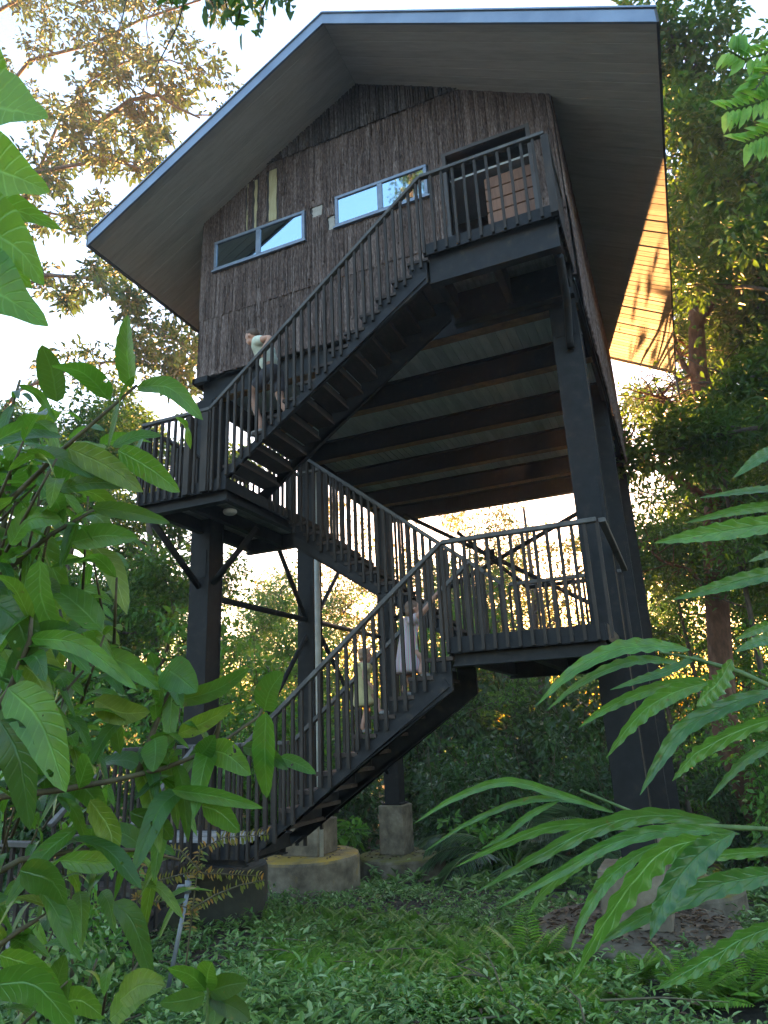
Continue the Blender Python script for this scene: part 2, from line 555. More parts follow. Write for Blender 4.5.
def build_ground():
    def axis(lo, hi, dense_lo, dense_hi, step):
        a = list(np.arange(dense_lo, dense_hi, step))
        ext = [20, 35, 60, 110, 220, 450, 900]
        return np.array([dense_lo - e for e in reversed(ext)] + a + [dense_hi + e for e in ext])
    xs = axis(0, 0, -30, 15, 0.5)
    ys = axis(0, 0, -6, 40, 0.5)
    X, Y = np.meshgrid(xs, ys)
    Z = ground_z(X, Y)
    mb = MB()
    nx, ny = len(xs), len(ys)
    vs = np.stack([X.ravel(), Y.ravel(), Z.ravel()], 1)
    fs = [(j * nx + i, j * nx + i + 1, (j + 1) * nx + i + 1, (j + 1) * nx + i) for j in range(ny - 1) for i in range(nx - 1)]
    mb.add(vs.tolist(), fs)
    g = mb.build('ground', M['soil'], smooth=True)
    kind(g, 'structure')


build_ground()

# ------------------------------------------------------------------ the treehouse
XL, XR = -6.87, -0.51          # outer faces of the side walls
YF, YB = 8.5, 16.75            # front and back walls
XC = (XL + XR) / 2
ZB = 5.87                      # bottom of the bark walls
RIDGE, SLOPE = 10.86, 0.56     # underside of the roof
YS = 7.225                     # front plane of the stairs
RF, RBK = 7.22, 17.2           # roof front and back
EH = 4.63                      # half width of the roof

house = thing('treehouse', 'tall stilted treehouse clad in shaggy brown bark under a grey gable roof', 'treehouse', (XC, YF, -2.4))


def soff_z(x):
    return RIDGE - SLOPE * abs(x - XC)


# window and door rectangles on the front wall (x0, x1, z0, z1)
WIN = [(-6.58, -4.73, 7.93, 8.54), (-4.15, -2.52, 7.97, 8.58)]
DOOR = (-2.2, -0.93, 6.05, 8.6)


def bark_wall(name, along, fixed, lo, hi, outward, tiers, holes, gable, mats, seed, dense=True):
    """vertical strips of bark; along 'x' (wall at y=fixed) or 'y' (wall at x=fixed)"""
    rr = random.Random(seed)
    mb = MB()

    def strip(a0, a1, z0, z1, d, th, m):
        # a slightly irregular slab: 3 levels with ragged bottom
        if z1 - z0 < 0.03:
            return
        def P(a, dd, z):
            c = fixed + outward * dd
            return (a, c, z) if along == 'x' else (c, a, z)
        w = a1 - a0
        b0, b1 = z0 + rr.uniform(-.012, .012), z0 + rr.uniform(-.012, .012)
        mid = (z0 + z1) / 2
        md = d + rr.uniform(-.006, .008)
        if gable:
            t0 = min(z1, soff_z(a0) + 0.02) if along == 'x' else z1
            t1 = min(z1, soff_z(a1) + 0.02) if along == 'x' else z1
        else:
            t0 = t1 = z1
        e = d * rr.uniform(.45, .8)
        vs = [P(a0, e, b0), P(a0 + .2 * w, d, b0), P(a1 - .2 * w, d, b1), P(a1, e, b1),
              P(a0, e, mid), P(a0 + .2 * w, md, mid), P(a1 - .2 * w, md, mid), P(a1, e, mid),
              P(a0, e * .8, t0), P(a0 + .2 * w, d * .8, t0), P(a1 - .2 * w, d * .8, t1), P(a1, e * .8, t1)]
        fs = []
        for k in (0, 4):
            fs += [(k, k + 1, k + 5, k + 4), (k + 1, k + 2, k + 6, k + 5), (k + 2, k + 3, k + 7, k + 6)]
        fs += [(0, 3, 2, 1), (8, 9, 10, 11), (0, 4, 7, 3), (4, 8, 11, 7)]
        mb.add(vs, fs, m=m)

    for z0, z1, base, m in tiers:
        a = lo
        while a < hi - 1e-6:
            w = rr.uniform(0.03, 0.10)
            a1 = min(hi, a + w)
            if hi - a1 < 0.03:
                a1 = hi
            d = base + rr.uniform(0.0, 0.014)
            segs = [(z0, z1)]
            for hx0, hx1, hz0, hz1 in holes:
                if a1 > hx0 and a < hx1:
                    ns = []
                    for s0, s1 in segs:
                        if hz0 > s0:
                            ns.append((s0, min(s1, hz0)))
                        if hz1 < s1:
                            ns.append((max(s0, hz1), s1))
                    segs = [s for s in ns if s[1] - s[0] > 0.02]
            for s0, s1 in segs:
                top = min(s1, soff_z((a + a1) / 2) + 0.02) if gable and along == 'x' else s1
                if top > s0:
                    strip(a, a1, s0, s1 if (gable and along == 'x') else top, d, .02, m)
            a = a1
        # loose slivers hanging on the strips
        if dense:
            for _ in range(int((hi - lo) * 70)):
                a0 = rr.uniform(lo, hi - .05)
                w = rr.uniform(0.006, 0.03)
                h = rr.uniform(0.15, 0.8)
                zz = rr.uniform(z0, z1 - 0.1)
                zt = min(zz + h, z1)
                if along == 'x' and gable and zt > min(soff_z(a0), soff_z(a0 + w)) - .03:
                    continue
                if any(a0 + w > h_[0] and a0 < h_[1] and zt > h_[2] and zz < h_[3] for h_ in holes):
                    continue
                dd = base + rr.uniform(0.014, 0.034)
                strip(a0, a0 + w, zz, zt, dd, .01, m)
    return mb.build(name, mats, house)


HOLES = [WIN[0], WIN[1], DOOR,
         (-5.47, -5.30, 8.6, 9.72), (-5.78, -5.71, 8.57, 9.64), (-5.935, -5.905, 8.57, 9.62),
         (-4.6, -4.4, 8.35, 8.56), (-4.30, -4.17, 7.98, 8.25)]
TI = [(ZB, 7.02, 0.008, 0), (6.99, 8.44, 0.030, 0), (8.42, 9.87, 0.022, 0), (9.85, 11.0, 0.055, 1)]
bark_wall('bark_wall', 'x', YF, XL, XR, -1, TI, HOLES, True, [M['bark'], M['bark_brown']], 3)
bark_wall('bark_wall', 'y', XR, YF, YB, 1, [(5.35, 7.2, 0.05, 0), (7.2, 9.06, 0.02, 0)], [], False, [M['bark'], M['bark_brown']], 5, False)
bark_wall('bark_wall', 'y', XL, YF, YB, -1, [(ZB, 7.2, 0.02, 0), (7.2, 9.06, 0.03, 0)], [], False, [M['bark'], M['bark_brown']], 6, False)
bark_wall('bark_wall', 'x', YB, XL, XR, 1, [(ZB, 7.6, 0.02, 0), (7.6, 11.0, 0.03, 0)], [], True, [M['bark'], M['bark_brown']], 8, False)

# backing boards behind the bark
mb = MB()
gab = [(XL + .03, 5.95), (DOOR[0], 5.95), (DOOR[0], DOOR[3]), (DOOR[1], DOOR[3]), (DOOR[1], 5.95), (XR - .03, 5.95), (XR - .03, soff_z(XR) - .0), (XC, RIDGE - .02), (XL + .03, soff_z(XL))]
mb.prism(gab, 'y', YF + .004, YF + .1)
gab2 = [(XL + .03, 5.95), (XR - .03, 5.95), (XR - .03, soff_z(XR)), (XC, RIDGE - .02), (XL + .03, soff_z(XL))]
mb.prism(gab2, 'y', YB - .1, YB - .004)
mb.box(XL + .004, XL + .08, YF + .1, YB - .1, 5.95, soff_z(XL))
mb.box(XR - .08, XR - .004, YF + .1, YB - .1, 5.95, soff_z(XR))
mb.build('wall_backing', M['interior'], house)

# bare strips and patches where bark has peeled off
for nm, rc, mt in (('bare_strip', (-5.47, -5.30, 8.6, 9.72), 'peeled'), ('bare_strip', (-5.78, -5.71, 8.57, 9.64), 'peeled'), ('bare_strip', (-5.935, -5.905, 8.57, 9.62), 'peeled'),
                   ('bare_patch', (-4.6, -4.4, 8.35, 8.56), 'pale_patch'), ('bare_patch', (-4.30, -4.17, 7.98, 8.25), 'pale_patch')):
    b_ = MB()
    x0, x1, z0, z1 = rc
    n = 7
    L_ = [(x0 + random.uniform(-.004, .02), z0 + (z1 - z0) * i / n) for i in range(n + 1)]
    Rr = [(x1 + random.uniform(-.02, .004), z0 + (z1 - z0) * i / n) for i in range(n + 1)]
    b_.prism(L_ + Rr[::-1], 'y', YF - .012, YF + .003)
    b_.build(nm, M[mt], house)

# windows
for wi, (x0, x1, z0, z1) in enumerate(WIN):
    fr = MB()
    t_ = 0.055
    y0, y1 = YF - .062, YF + .0
    fr.box(x0, x1, y0, y1, z0, z0 + t_)
    fr.box(x0, x1, y0, y1, z1 - t_, z1)
    fr.box(x0, x0 + t_, y0, y1, z0 + t_, z1 - t_)
    fr.box(x1 - t_, x1, y0, y1, z0 + t_, z1 - t_)
    xm = (x0 + x1) / 2 + (0.0 if wi == 0 else 0.0)
    fr.box(xm - .045, xm + .045, y0, y1, z0 + t_, z1 - t_)
    w_ = fr.build('window', M['window_frame'], house, bevel=.004)
    for a, b2 in ((x0 + t_, xm - .045), (xm + .045, x1 - t_)):
        p_ = MB()
        p_.box(a, b2, YF - .04, YF - .03, z0 + t_, z1 - t_)
        p_.build('pane', M['glass'], w_)

# doorway: a recess with a timber door standing inside
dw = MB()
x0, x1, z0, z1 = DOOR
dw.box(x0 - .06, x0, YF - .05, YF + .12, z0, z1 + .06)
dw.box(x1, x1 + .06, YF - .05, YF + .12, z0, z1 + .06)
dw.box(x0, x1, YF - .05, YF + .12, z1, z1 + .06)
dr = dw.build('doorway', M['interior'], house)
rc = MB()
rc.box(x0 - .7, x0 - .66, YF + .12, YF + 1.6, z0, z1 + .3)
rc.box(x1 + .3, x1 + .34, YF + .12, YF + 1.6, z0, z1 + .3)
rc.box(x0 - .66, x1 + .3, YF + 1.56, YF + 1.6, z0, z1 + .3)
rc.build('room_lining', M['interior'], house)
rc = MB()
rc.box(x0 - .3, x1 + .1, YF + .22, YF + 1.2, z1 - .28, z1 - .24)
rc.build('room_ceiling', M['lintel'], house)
d_ = MB()
for i in range(10):
    d_.box(x0 + .5, x1 + .1, YF + .32, YF + .36, z0 + .02 + .22 * i, z0 + .225 + .22 * i)
d_.build('door', M['door_wood'], house, bevel=.006)

# roof: sheets above, boards below
for s in (-1, 1):
    r_ = MB()
    xe = XC + s * EH
    ze = RIDGE - SLOPE * EH
    th = 0.13
    poly = [(XC, RIDGE + .004 + .03), (xe, ze + .004 + .03), (xe, ze + th), (XC, RIDGE + th)]
    r_.prism(poly, 'y', RF + .04, RBK - .04)
    r_.build('roof_sheet', M['roof'], house)
    sb = MB()
    y = RF + .04
    rr = random.Random(11 + s)
    while y < RBK - .05:
        w = 0.158
        y1 = min(RBK - .04, y + w - .0025)
        j = rr.uniform(-.003, .003)
        tl = rr.uniform(-.002, .002)
        vs = []
        for (x, zz) in ((XC + s * .004, RIDGE - SLOPE * .004), (xe, ze)):
            for (yy, dz) in ((y, j), (y + .008, j - .005), (y1 - .008, j - .005 + tl), (y1, j + tl), (y1, .03), (y, .03)):
                vs.append((x, yy, zz + dz))
        fs = [(k, (k + 1) % 6, 6 + (k + 1) % 6, 6 + k) for k in range(6)] + [(0, 1, 2, 3, 4, 5), (11, 10, 9, 8, 7, 6)]
        sb.add(vs, fs)
        y += w
    sb.build('soffit', M['soffit'], house)
    # rake fascia at the front and back, a folded metal strip
    fa = MB()
    poly = [(XC, RIDGE - .05), (xe, ze - .05), (xe, ze + .16), (XC, RIDGE + .16)]
    fa.prism(poly, 'y', RF - .0, RF + .036)
    poly2 = [(XC, RIDGE + .162), (xe + s * .03, ze + .162), (xe + s * .03, ze + .19), (XC, RIDGE + .19)]
    fa.prism(poly2, 'y', RF - .02, RF + .2)
    fa.build('rake_fascia', M['fascia'], house)
    fa = MB()
    fa.prism([(XC, RIDGE - .02), (xe, ze - .02), (xe, ze + .14), (XC, RIDGE + .14)], 'y', RBK - .036, RBK)
    fa.build('rake_fascia', M['fascia_dark'], house)
    ev = MB()
    ev.box(min(xe, xe + s * .03), max(xe, xe + s * .03), RF, RBK, ze - .06, ze + .16)
    ev.build('eave_fascia', M['fascia_dark'], house)

# downpipe at the back right corner of the eave, and gable seam battens
b_ = MB()
b_.tube([(XC + EH + .0, RBK - .1, RIDGE - SLOPE * EH - .05), (XC + EH + .0, RBK - .1, 7.35)], .028, 8)
b_.build('downpipe', M['galv'], house, smooth=True)
for x0, x1, z0, z1 in WIN:
    b_ = MB()
    b_.box(x0 - .03, x1 + .03, YF - .085, YF - .0, z0 - .03, z0 - .003)
    b_.build('window_sill', M['window_frame'], house)

# floor: boards, joists, edge beams
fl = MB()
x = XL + .03
while x < XR - .1:
    fl.box(x, x + .142, YF + .12, YB - .12, 5.872, 5.91)
    x += .15
fl.build('floor_boards', M['underdeck'], house)
fl = MB()
fl.box(XL + .1, XR - .1, YF + .125, YB - .12, 5.915, 5.96)
fl.build('subfloor', M['interior'], house)


def ibeam_x(y, x0, x1, zb, zt, fw=.2):
    b_ = MB()
    b_.box(x0, x1, y - .012, y + .012, zb + .016, zt - .016)
    b_.box(x0, x1, y - fw / 2, y + fw / 2, zt - .016, zt)
    b_.box(x0, x1, y - fw / 2, y + fw / 2, zb, zb + .016)
    return b_


for y in (8.62, 10.2, 11.95, 13.65, 15.3, 16.7):
    ibeam_x(y, XL + .05, XR - .05, 5.45, 5.868).build('joist', M['dark_steel'], house)
    e_ = MB()
    e_.box(XL + .06, XR - .06, y - .09, y + .09, 5.442, 5.448)
    e_.build('joist_flange', M['rust_gold_lit'], house)
for xx in (XL + .03, XR - .07):
    b_ = MB()
    b_.box(xx - .03, xx + .03, YF + .22, YB - .1, 5.47, 5.86)
    b_.build('edge_beam', M['dark_steel'], house)
sk = MB()
sk.box(XL - .05, XL + .25, YF - .06, YF + .02, 5.76, 5.865)
sk.box(XL - .06, XL - .01, YF - .06, YB, 5.76, 5.865)
sk.build('skirting_board', M['dark_steel'], house)

# columns
COLS = [(-0.76, 8.68, -1.45), (-6.85 + .18, 8.68, -0.95), (-0.72, 12.0, -1.6), (-6.67, 12.0, -1.42), (-0.7, 15.8, -1.9), (-6.6, 15.8, -1.55)]
for x, y, zb in COLS:
    c_ = MB()
    h = .18
    c_.box(x - h, x + h, y - h, y - h + .022, zb, 5.44)
    c_.box(x - h, x + h, y + h - .022, y + h, zb, 5.44)
    c_.box(x - h + .02, x + h - .008, y - h + .022, y + h - .022, zb, 5.44)
    c_.box(x - h - .06, x + h + .06, y - h - .06, y + h + .06, zb - .03, zb)
    cc = c_.build('column', M['dark_steel'], house, bevel=.004)
    for zz in (2.6, 5.2):
        pl_ = MB()
        pl_.box(x - .13, x + .13, y - h - .014, y - h - .001, zz - .22, zz + .22)
        pp_ = pl_.build('splice_plate', M['dark_steel'], cc)


def brace(p, q, r=.045, mat='dark_steel'):
    b_ = MB()
    b_.tube([p, q], r, 10)
    b_.build('brace', M[mat], house, smooth=True)


brace((-6.67, 8.86, 2.13), (-6.67, 15.62, 2.2), .05)
brace((-6.67, 10.5, 3.75), (-6.67, 11.85, 2.15), .045)
brace((-6.67, 13.6, 3.7), (-6.67, 10.2, .1), .045)
brace((-6.67, 12.15, 2.15), (-6.67, 15.6, -.9), .045)
brace((-6.4, 15.8, 2.65), (-.95, 15.8, 4.95), .055)
brace((-6.0, 15.86, 5.3), (-.95, 15.86, 2.05), .055)
brace((-3.1, 15.8, 3.05), (-.95, 15.8, 3.05), .05)
brace((-4.6, 15.75, 4.6), (-3.0, 15.75, 3.0), .045)
g_ = MB()
g_.box(-3.98, -3.72, 15.72, 15.74, 3.8, 4.06)
g_.build('gusset_plate', M['dark_steel'], house)
b_ = MB()
b_.tube([(-6.38, 11.78, 5.3), (-6.38, 11.78, -2.2)], .055, 14)
b_.build('drain_pipe', M['drain'], house, smooth=True)
b_ = MB()
b_.tube([(-.62, 7.5, 5.5), (-.66, 8.2, 5.3), (-.72, 8.44, 4.85), (-.72, 8.47, 4.75)], .05, 12)
b_.build('knee_brace', M['dark_steel'], house, smooth=True)


# ------------------------------------------------------------------ stairs
def stair(label, name_cat, x_top, z_top, sgn, y0, y1, n, rise, run, rails, zcut=None, axis='x', bal_depth=.16, tread_over=.02):
    """a flight that goes DOWN in direction sgn along x (axis x) from (x_top, z_top) or along -y"""
    t_ = thing('stair_flight', label, 'stairs', (x_top + sgn * run * n if axis == 'x' else (y0 + y1) / 2, y0 if axis == 'x' else x_top + sgn * run * n, z_top - rise * n))
    slope = rise / run

    def Q(a, c, z):       # a along the run from the top edge, c across
        return (x_top + sgn * a, c, z) if axis == 'x' else (c, x_top + sgn * a, z)

    # cut stringers
    for c0, c1 in ((y0, y0 + .045), (y1 - .045, y1)):
        poly = []
        for i in range(n):
            zt = z_top - rise * (i + 1) - .045
            if i == 0:
                poly.append((0, z_top - .2))
            poly.append((run * i, zt))
            poly.append((run * (i + 1), zt))
        aend = run * n
        zend = z_top - rise * n
        dz = .37
        poly.append((aend, zend - .02))
        poly.append((aend - .02, zend - .14))
        poly.append((run * 0.0, z_top - .15 - dz - .03))
        s_ = MB()
        nn = len(poly)
        # triangulate as quads per step: use ngon via prism (concave is fine for bmesh tessellation)
        va = [Q(a, c0, z) for a, z in poly]
        vb = [Q(a, c1, z) for a, z in poly]
        fs = [tuple(range(nn)), tuple(range(2 * nn - 1, nn - 1, -1))] + [(i, nn + i, nn + (i + 1) % nn, (i + 1) % nn) for i in range(nn)]
        s_.add(va + vb, fs)
        s_.build('stringer', M['stair_steel'], t_)
        # flat bar welded along the lower edge
        f_ = MB()
        cc = c0 - .012 if c0 == y0 else c1 + .012
        f_.beam(Q(0.05, cc, z_top - .43 - .03), Q(aend - .05, cc, zend - .1), .02, .10)
        f_.build('stringer_band', M['stair_steel'], t_)
    for i in range(n):
        zt = z_top - rise * (i + 1)
        tr = MB()
        a0, a1 = run * i - .03, run * (i + 1) + .025
        P = [Q(a0, y0 - tread_over, zt - .042), Q(a1, y0 - tread_over, zt - .042), Q(a1, y1 + tread_over, zt - .042), Q(a0, y1 + tread_over, zt - .042),
             Q(a0, y0 - tread_over, zt), Q(a1, y0 - tread_over, zt), Q(a1, y1 + tread_over, zt), Q(a0, y1 + tread_over, zt)]
        tr.add(P, [(0, 3, 2, 1), (4, 5, 6, 7), (0, 1, 5, 4), (1, 2, 6, 5), (2, 3, 7, 6), (3, 0, 4, 7)])
        if i < n - 1:
            tr.build('tread', M['tread'], t_)
            rs_ = MB()
            ar = run * i + .012
            Pq = [Q(ar - .012, y0 + .05, zt + .004), Q(ar + .012, y0 + .05, zt + .004), Q(ar + .012, y1 - .05, zt + .004), Q(ar - .012, y1 - .05, zt + .004)]
            hq = .095
            Pt = [Vector(p) + Vector((0, 0, hq)) for p in Pq]
            rs_.add(Pq + Pt, [(0, 3, 2, 1), (4, 5, 6, 7), (0, 1, 5, 4), (1, 2, 6, 5), (2, 3, 7, 6), (3, 0, 4, 7)])
            rs_.build('riser', M['stair_steel'], t_)
    H = 1.05
    for c in rails:
        a_s, a_e = -.0, run * n
        h_ = MB()
        p = Vector(Q(a_s - .1, c, z_top + H + .1 * slope * 0))
        p = Vector(Q(0, c, z_top + H + .02))
        q = Vector(Q(a_e, c, z_top - rise * n + H + .02))
        h_.beam(p, q, .075, .05)
        h_.build('handrail', M['rail'], t_, bevel=.006)
        k = int(n * run / (run / 2))
        for j in range(k):
            a = (j + .5) * run / 2
            i = int(a / run)
            zt = z_top - rise * (i + 1)
            zr = z_top + H - slope * a - .01
            b_ = MB()
            P0 = Q(a, c - .0, zt - bal_depth)
            P1 = Q(a, c - .0, zr)
            b_.beam(P0, P1, .036, .036, up=(0, 1, 0))
            b_.build('baluster', M['baluster'], t_)
    return t_


def landing(label, x0, x1, y0, y1, z, loc, rails, bal=.15, depth=.32, H=1.05, posts=(), inset=.08, fascia=.16):
    t_ = thing('stair_landing', label, 'landing', loc)
    d_ = MB()
    y = y0
    while y < y1 - .02:
        d_.box(x0, x1, y, min(y + .115, y1), z - .04, z)
        y += .12
    d_.build('deck', M['deck'], t_)
    f_ = MB()
    f_.box(x0, x1, y0 - .02, y0 - .003, z - fascia, z + .01)
    f_.box(x0, x1, y1 + .003, y1 + .02, z - fascia, z + .01)
    f_.box(x0 - .02, x0 - .002, y0 - .02, y1 + .02, z - fascia, z + .008)
    f_.box(x1 + .002, x1 + .02, y0 - .02, y1 + .02, z - fascia, z + .008)
    f_.build('edge_channel', M['stair_steel'], t_)
    n = 0
    for yy in (y0 + inset, y1 - inset):
        ib = MB()
        zb, zt = z - .045 - depth, z - .045
        ib.box(x0 + .02, x1 - .02, yy - .012, yy + .012, zb + .018, zt)
        ib.box(x0 + .02, x1 - .02, yy - .06, yy + .06, zb, zb + .018)
        ib.build('beam', M['stair_steel'], t_)
    for xx in (x0 + .09, (x0 + x1) / 2, x1 - .09):
        ib = MB()
        ib.box(xx - .012, xx + .012, y0 + inset + .02, y1 - inset - .02, z - .04 - depth * .8, z - .045)
        ib.box(xx - .05, xx + .05, y0 + inset + .07, y1 - inset - .07, z - .04 - depth * .8 - .016, z - .04 - depth * .8)
        ib.build('cross_beam', M['stair_steel'], t_)
    for rl in rails:
        a, b2 = Vector(rl[0]), Vector(rl[1])
        L = (b2 - a).length
        h_ = MB()
        h_.beam((a.x, a.y, z + H + .02), (b2.x, b2.y, z + H + .02), .075, .05)
        h_.build('handrail', M['rail'], t_, bevel=.006)
        if len(rl) > 2:
            continue
        k = max(2, round(L / bal))
        for j in range(k + 1):
            p = a.lerp(b2, j / k)
            b_ = MB()
            b_.beam((p.x, p.y, z - fascia + .01), (p.x, p.y, z + H - .006), .034, .034, up=(0, 1, 0))
            b_.build('baluster', M['baluster'], t_)
    for (px_, py_, z0, z1) in posts:
        b_ = MB()
        b_.box(px_ - .045, px_ + .045, py_ - .045, py_ + .045, z0, z1)
        b_.build('post', M['baluster'], t_)
    return t_


L3, L2, L1, G0 = 6.03, 3.36, 0.935, -1.15
yr = YS - .045
XA, XCt = -2.3, -2.25
# upper flight, from the bark wall's door landing down to the left landing
stair('upper stair flight with open treads running below the two windows', 'stairs', XCt, L3, -1, YS, YS + 1.0, 14, (L3 - L2) / 14, 3.3 / 14, [yr])
landing('door landing at the top of the stairs in front of the dark doorway', XCt, -.55, YS, 8.42, L3, (-1.4, YS, L3 - .5),
        [((XCt, yr, 0), (-.57, yr, 0)), ((-.57, yr + .1, 0), (-.57, 8.36, 0))], depth=.53, posts=((-.57, yr, L3 - .16, L3 + 1.02),))
# middle flight, behind, from the left landing down to the right landing
stair('middle stair flight at the back descending from the left landing to the right', 'stairs', -5.3, L2, 1, 9.0, 9.95, 13, (L2 - L1) / 13, 3.02 / 13, [8.96, 9.99])
landing('left landing half way up carried on the left front column', -6.75, -5.3, YS, 9.95, L2, (-6, YS, L2 - .4),
        [((-6.75, yr, 0), (-5.55, yr, 0)), ((-6.79, yr + .1, 0), (-6.79, 9.95, 0)), ((-6.7, 9.99, 0), (-5.35, 9.99, 0)), ((-5.27, 8.28, 0), (-5.27, 8.9, 0))], depth=.26, bal=.12,
        posts=((-5.6, yr, L2 - .16, L2 + 1.02), (-5.9, yr, L2 - .16, L2 + 1.02), (-5.27, 8.95, L2 - .2, L2 + 1.02), (-5.33, 9.99, L2 - .2, L2 + 1.0)))
# lower flight with the two children
stair('lower stair flight with two children climbing it', 'stairs', XA, L1, -1, YS, YS + 1.0, 11, (L1 - G0) / 11, 2.57 / 11, [yr, YS + 1.045])
landing('right landing beside the thick black front column', XA, -.66, YS, 9.98, L1, (-1.4, YS, L1 - .3),
        [((XA, yr, 0), (-.6, yr, 0)), ((-.55, yr + .03, 0), (-.55, 9.95, 0), 1), ((XA + .1, 10.02, 0), (-.6, 10.02, 0))], depth=.25, bal=.135)
landing('low deck of grey boards at the foot of the stairs', -6.78, -4.9, YS, 8.25, G0, (-5.8, YS, -1.5),
        [((-5.6, yr, 0), (-4.95, yr, 0)), ((-6.82, yr + .1, 0), (-6.82, 8.25, 0)), ((-6.75, 8.29, 0), (-4.95, 8.29, 0))], depth=.2, bal=.12)
stair('shortest stair flight from the low deck down towards the shrubs', 'stairs', YS, G0, -1, -6.78, -5.65, 4, .19, .25, [-6.8, -5.62], axis='y')
landing('lowest boardwalk deck half hidden by the left shrub', -8.6, -5.65, 5.1, 6.2, G0 - .76, (-7, 5.6, -2.3),
        [((-8.6, 5.05, 0), (-5.7, 5.05, 0)), ((-5.61, 5.15, 0), (-5.61, 6.15, 0))], depth=.2, bal=.12)
for p, q in (((-6.68, 7.34, 3.07), (-6.68, 8.52, 2.25)), ((-5.7, 8.62, 3.08), (-6.5, 8.62, 2.3))):
    brace(p, q, .05)
lm_ = MB()
lm_.lathe((-5.55, 7.7, 3.02), [(.09, .06), (.1, .03), (.08, 0)], 20)
tag(lm_.build('ceiling_lamp', M['drain'], smooth=True), 'small round unlit lamp fixed under the left landing', 'lamp')

# ------------------------------------------------------------------ concrete footings
def footing(label, x, y, ztop, r, ped, mat, zg):
    t_ = thing('concrete_footing', label, 'footing', (x, y, zg), 'round concrete footings under the columns')
    c_ = MB()
    c_.lathe((x, y, 0), [(r, zg - .5), (r, ztop - .06), (r - .015, ztop - .02), (r - .06, ztop), (r * .5, ztop + .015)], 56, .006)
    c_.build('drum', mat, t_, smooth=False)
    px, py, hw, zt = ped
    p_ = MB()
    p_.prism([(px - hw, py - hw), (px + hw, py - hw), (px + hw, py + hw), (px - hw, py + hw)], 'z', ztop + .005, zt)
    p_.build('pedestal', M['pedestal'], t_, bevel=.02)
    return t_


footing('big round concrete footing littered with leaves under the right front column', -.9, 8.75, -2.06, 1.05, (-.86, 8.68, .34, -1.49), M['footing_brown'], -2.4)
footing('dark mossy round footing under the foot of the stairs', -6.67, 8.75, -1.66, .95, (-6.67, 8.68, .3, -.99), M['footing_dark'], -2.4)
footing('round footing with golden lichen on its rim behind the stairs', -6.9, 12.1, -2.04, 1.02, (-6.75, 12.05, .38, -1.46), M['footing_gold'], -2.75)
footing('farthest round footing carrying a pale square concrete pedestal', -6.5, 15.8, -2.62, .98, (-6.6, 15.8, .3, -1.59), M['footing'], -3.1)
footing('half hidden round footing behind the big right one', -.7, 12.0, -2.3, 1.0, (-.78, 12.0, .33, -1.64), M['footing'], -2.75)
#VEG
# ------------------------------------------------------------------ trees
def wob(v, a):
    return v + Vector((random.gauss(0, a), random.gauss(0, a), random.gauss(0, a)))


def limb(mb, p, d, L, r0, r1, segs, bend, up=0.0):
    """a wobbly tapering limb, returns its points"""
    pts, rad = [Vector(p)], [r0]
    d = Vector(d).normalized()
    for i in range(segs):
        d = wob(d, bend)
        d.z += up
        d.normalize()
        pts.append(pts[-1] + d * (L / segs))
        rad.append(r0 + (r1 - r0) * (i + 1) / segs)
    mb.tube(pts, rad, 6 if r0 < .06 else 9)
    return pts, d


class Leaves:
    def __init__(self):
        self.P, self.D, self.N, self.L, self.W = [], [], [], [], []

    def clump(self, c, r, n, size, flat=0.7, droop=0.25, ar=0.42):
        c = np.array(c)
        q = rng.normal(0, 1, (n, 3))
        q /= np.linalg.norm(q, axis=1, keepdims=True)
        q *= (r * rng.uniform(0.15, 1, (n, 1)) ** 0.6)
        q[:, 2] *= flat
        d = q / (np.linalg.norm(q, axis=1, keepdims=True) + 1e-6) + rng.normal(0, .6, (n, 3))
        d[:, 2] -= droop
        nn = rng.normal(0, .5, (n, 3))
        nn[:, 2] += 1
        s = size * rng.uniform(.65, 1.35, n)
        self.P.append(c + q); self.D.append(d); self.N.append(nn); self.L.append(s); self.W.append(s * ar * rng.uniform(.8, 1.2, n))

    def along(self, pts, n, size, droop=.3, ar=.42, spread=.05):
        pts = np.array([tuple(p) for p in pts])
        t = rng.uniform(0.15, 1, n) * (len(pts) - 1)
        i = np.minimum(t.astype(int), len(pts) - 2)
        f = (t - i)[:, None]
        p = pts[i] * (1 - f) + pts[i + 1] * f + rng.normal(0, spread, (n, 3))
        d = (pts[i + 1] - pts[i])
        d /= np.linalg.norm(d, axis=1, keepdims=True) + 1e-9
        d = d * .6 + rng.normal(0, .7, (n, 3))
        d[:, 2] -= droop
        nn = rng.normal(0, .4, (n, 3)); nn[:, 2] += 1
        s = size * rng.uniform(.65, 1.3, n)
        self.P.append(p); self.D.append(d); self.N.append(nn); self.L.append(s); self.W.append(s * ar * rng.uniform(.8, 1.2, n))

    def build(self, name, mat, parent=None):
        P, D, N, L, W = (np.concatenate(a) for a in (self.P, self.D, self.N, self.L, self.W))
        # a gap in the canopy through which the low sun reaches the right eave
        t = (P[:, 1] - 15.0) / sdir.y
        x, z = P[:, 0] - sdir.x * t, P[:, 2] - sdir.z * t
        gap = (t > 1.0) & (x > -1.6) & (x < 3.0) & (z > 7.3) & (z < 10.2) & (rng.random(len(P)) < .97)
        k = ~gap
        return leaf_mesh(name, P[k], D[k], N[k], L[k], W[k], mat, parent)


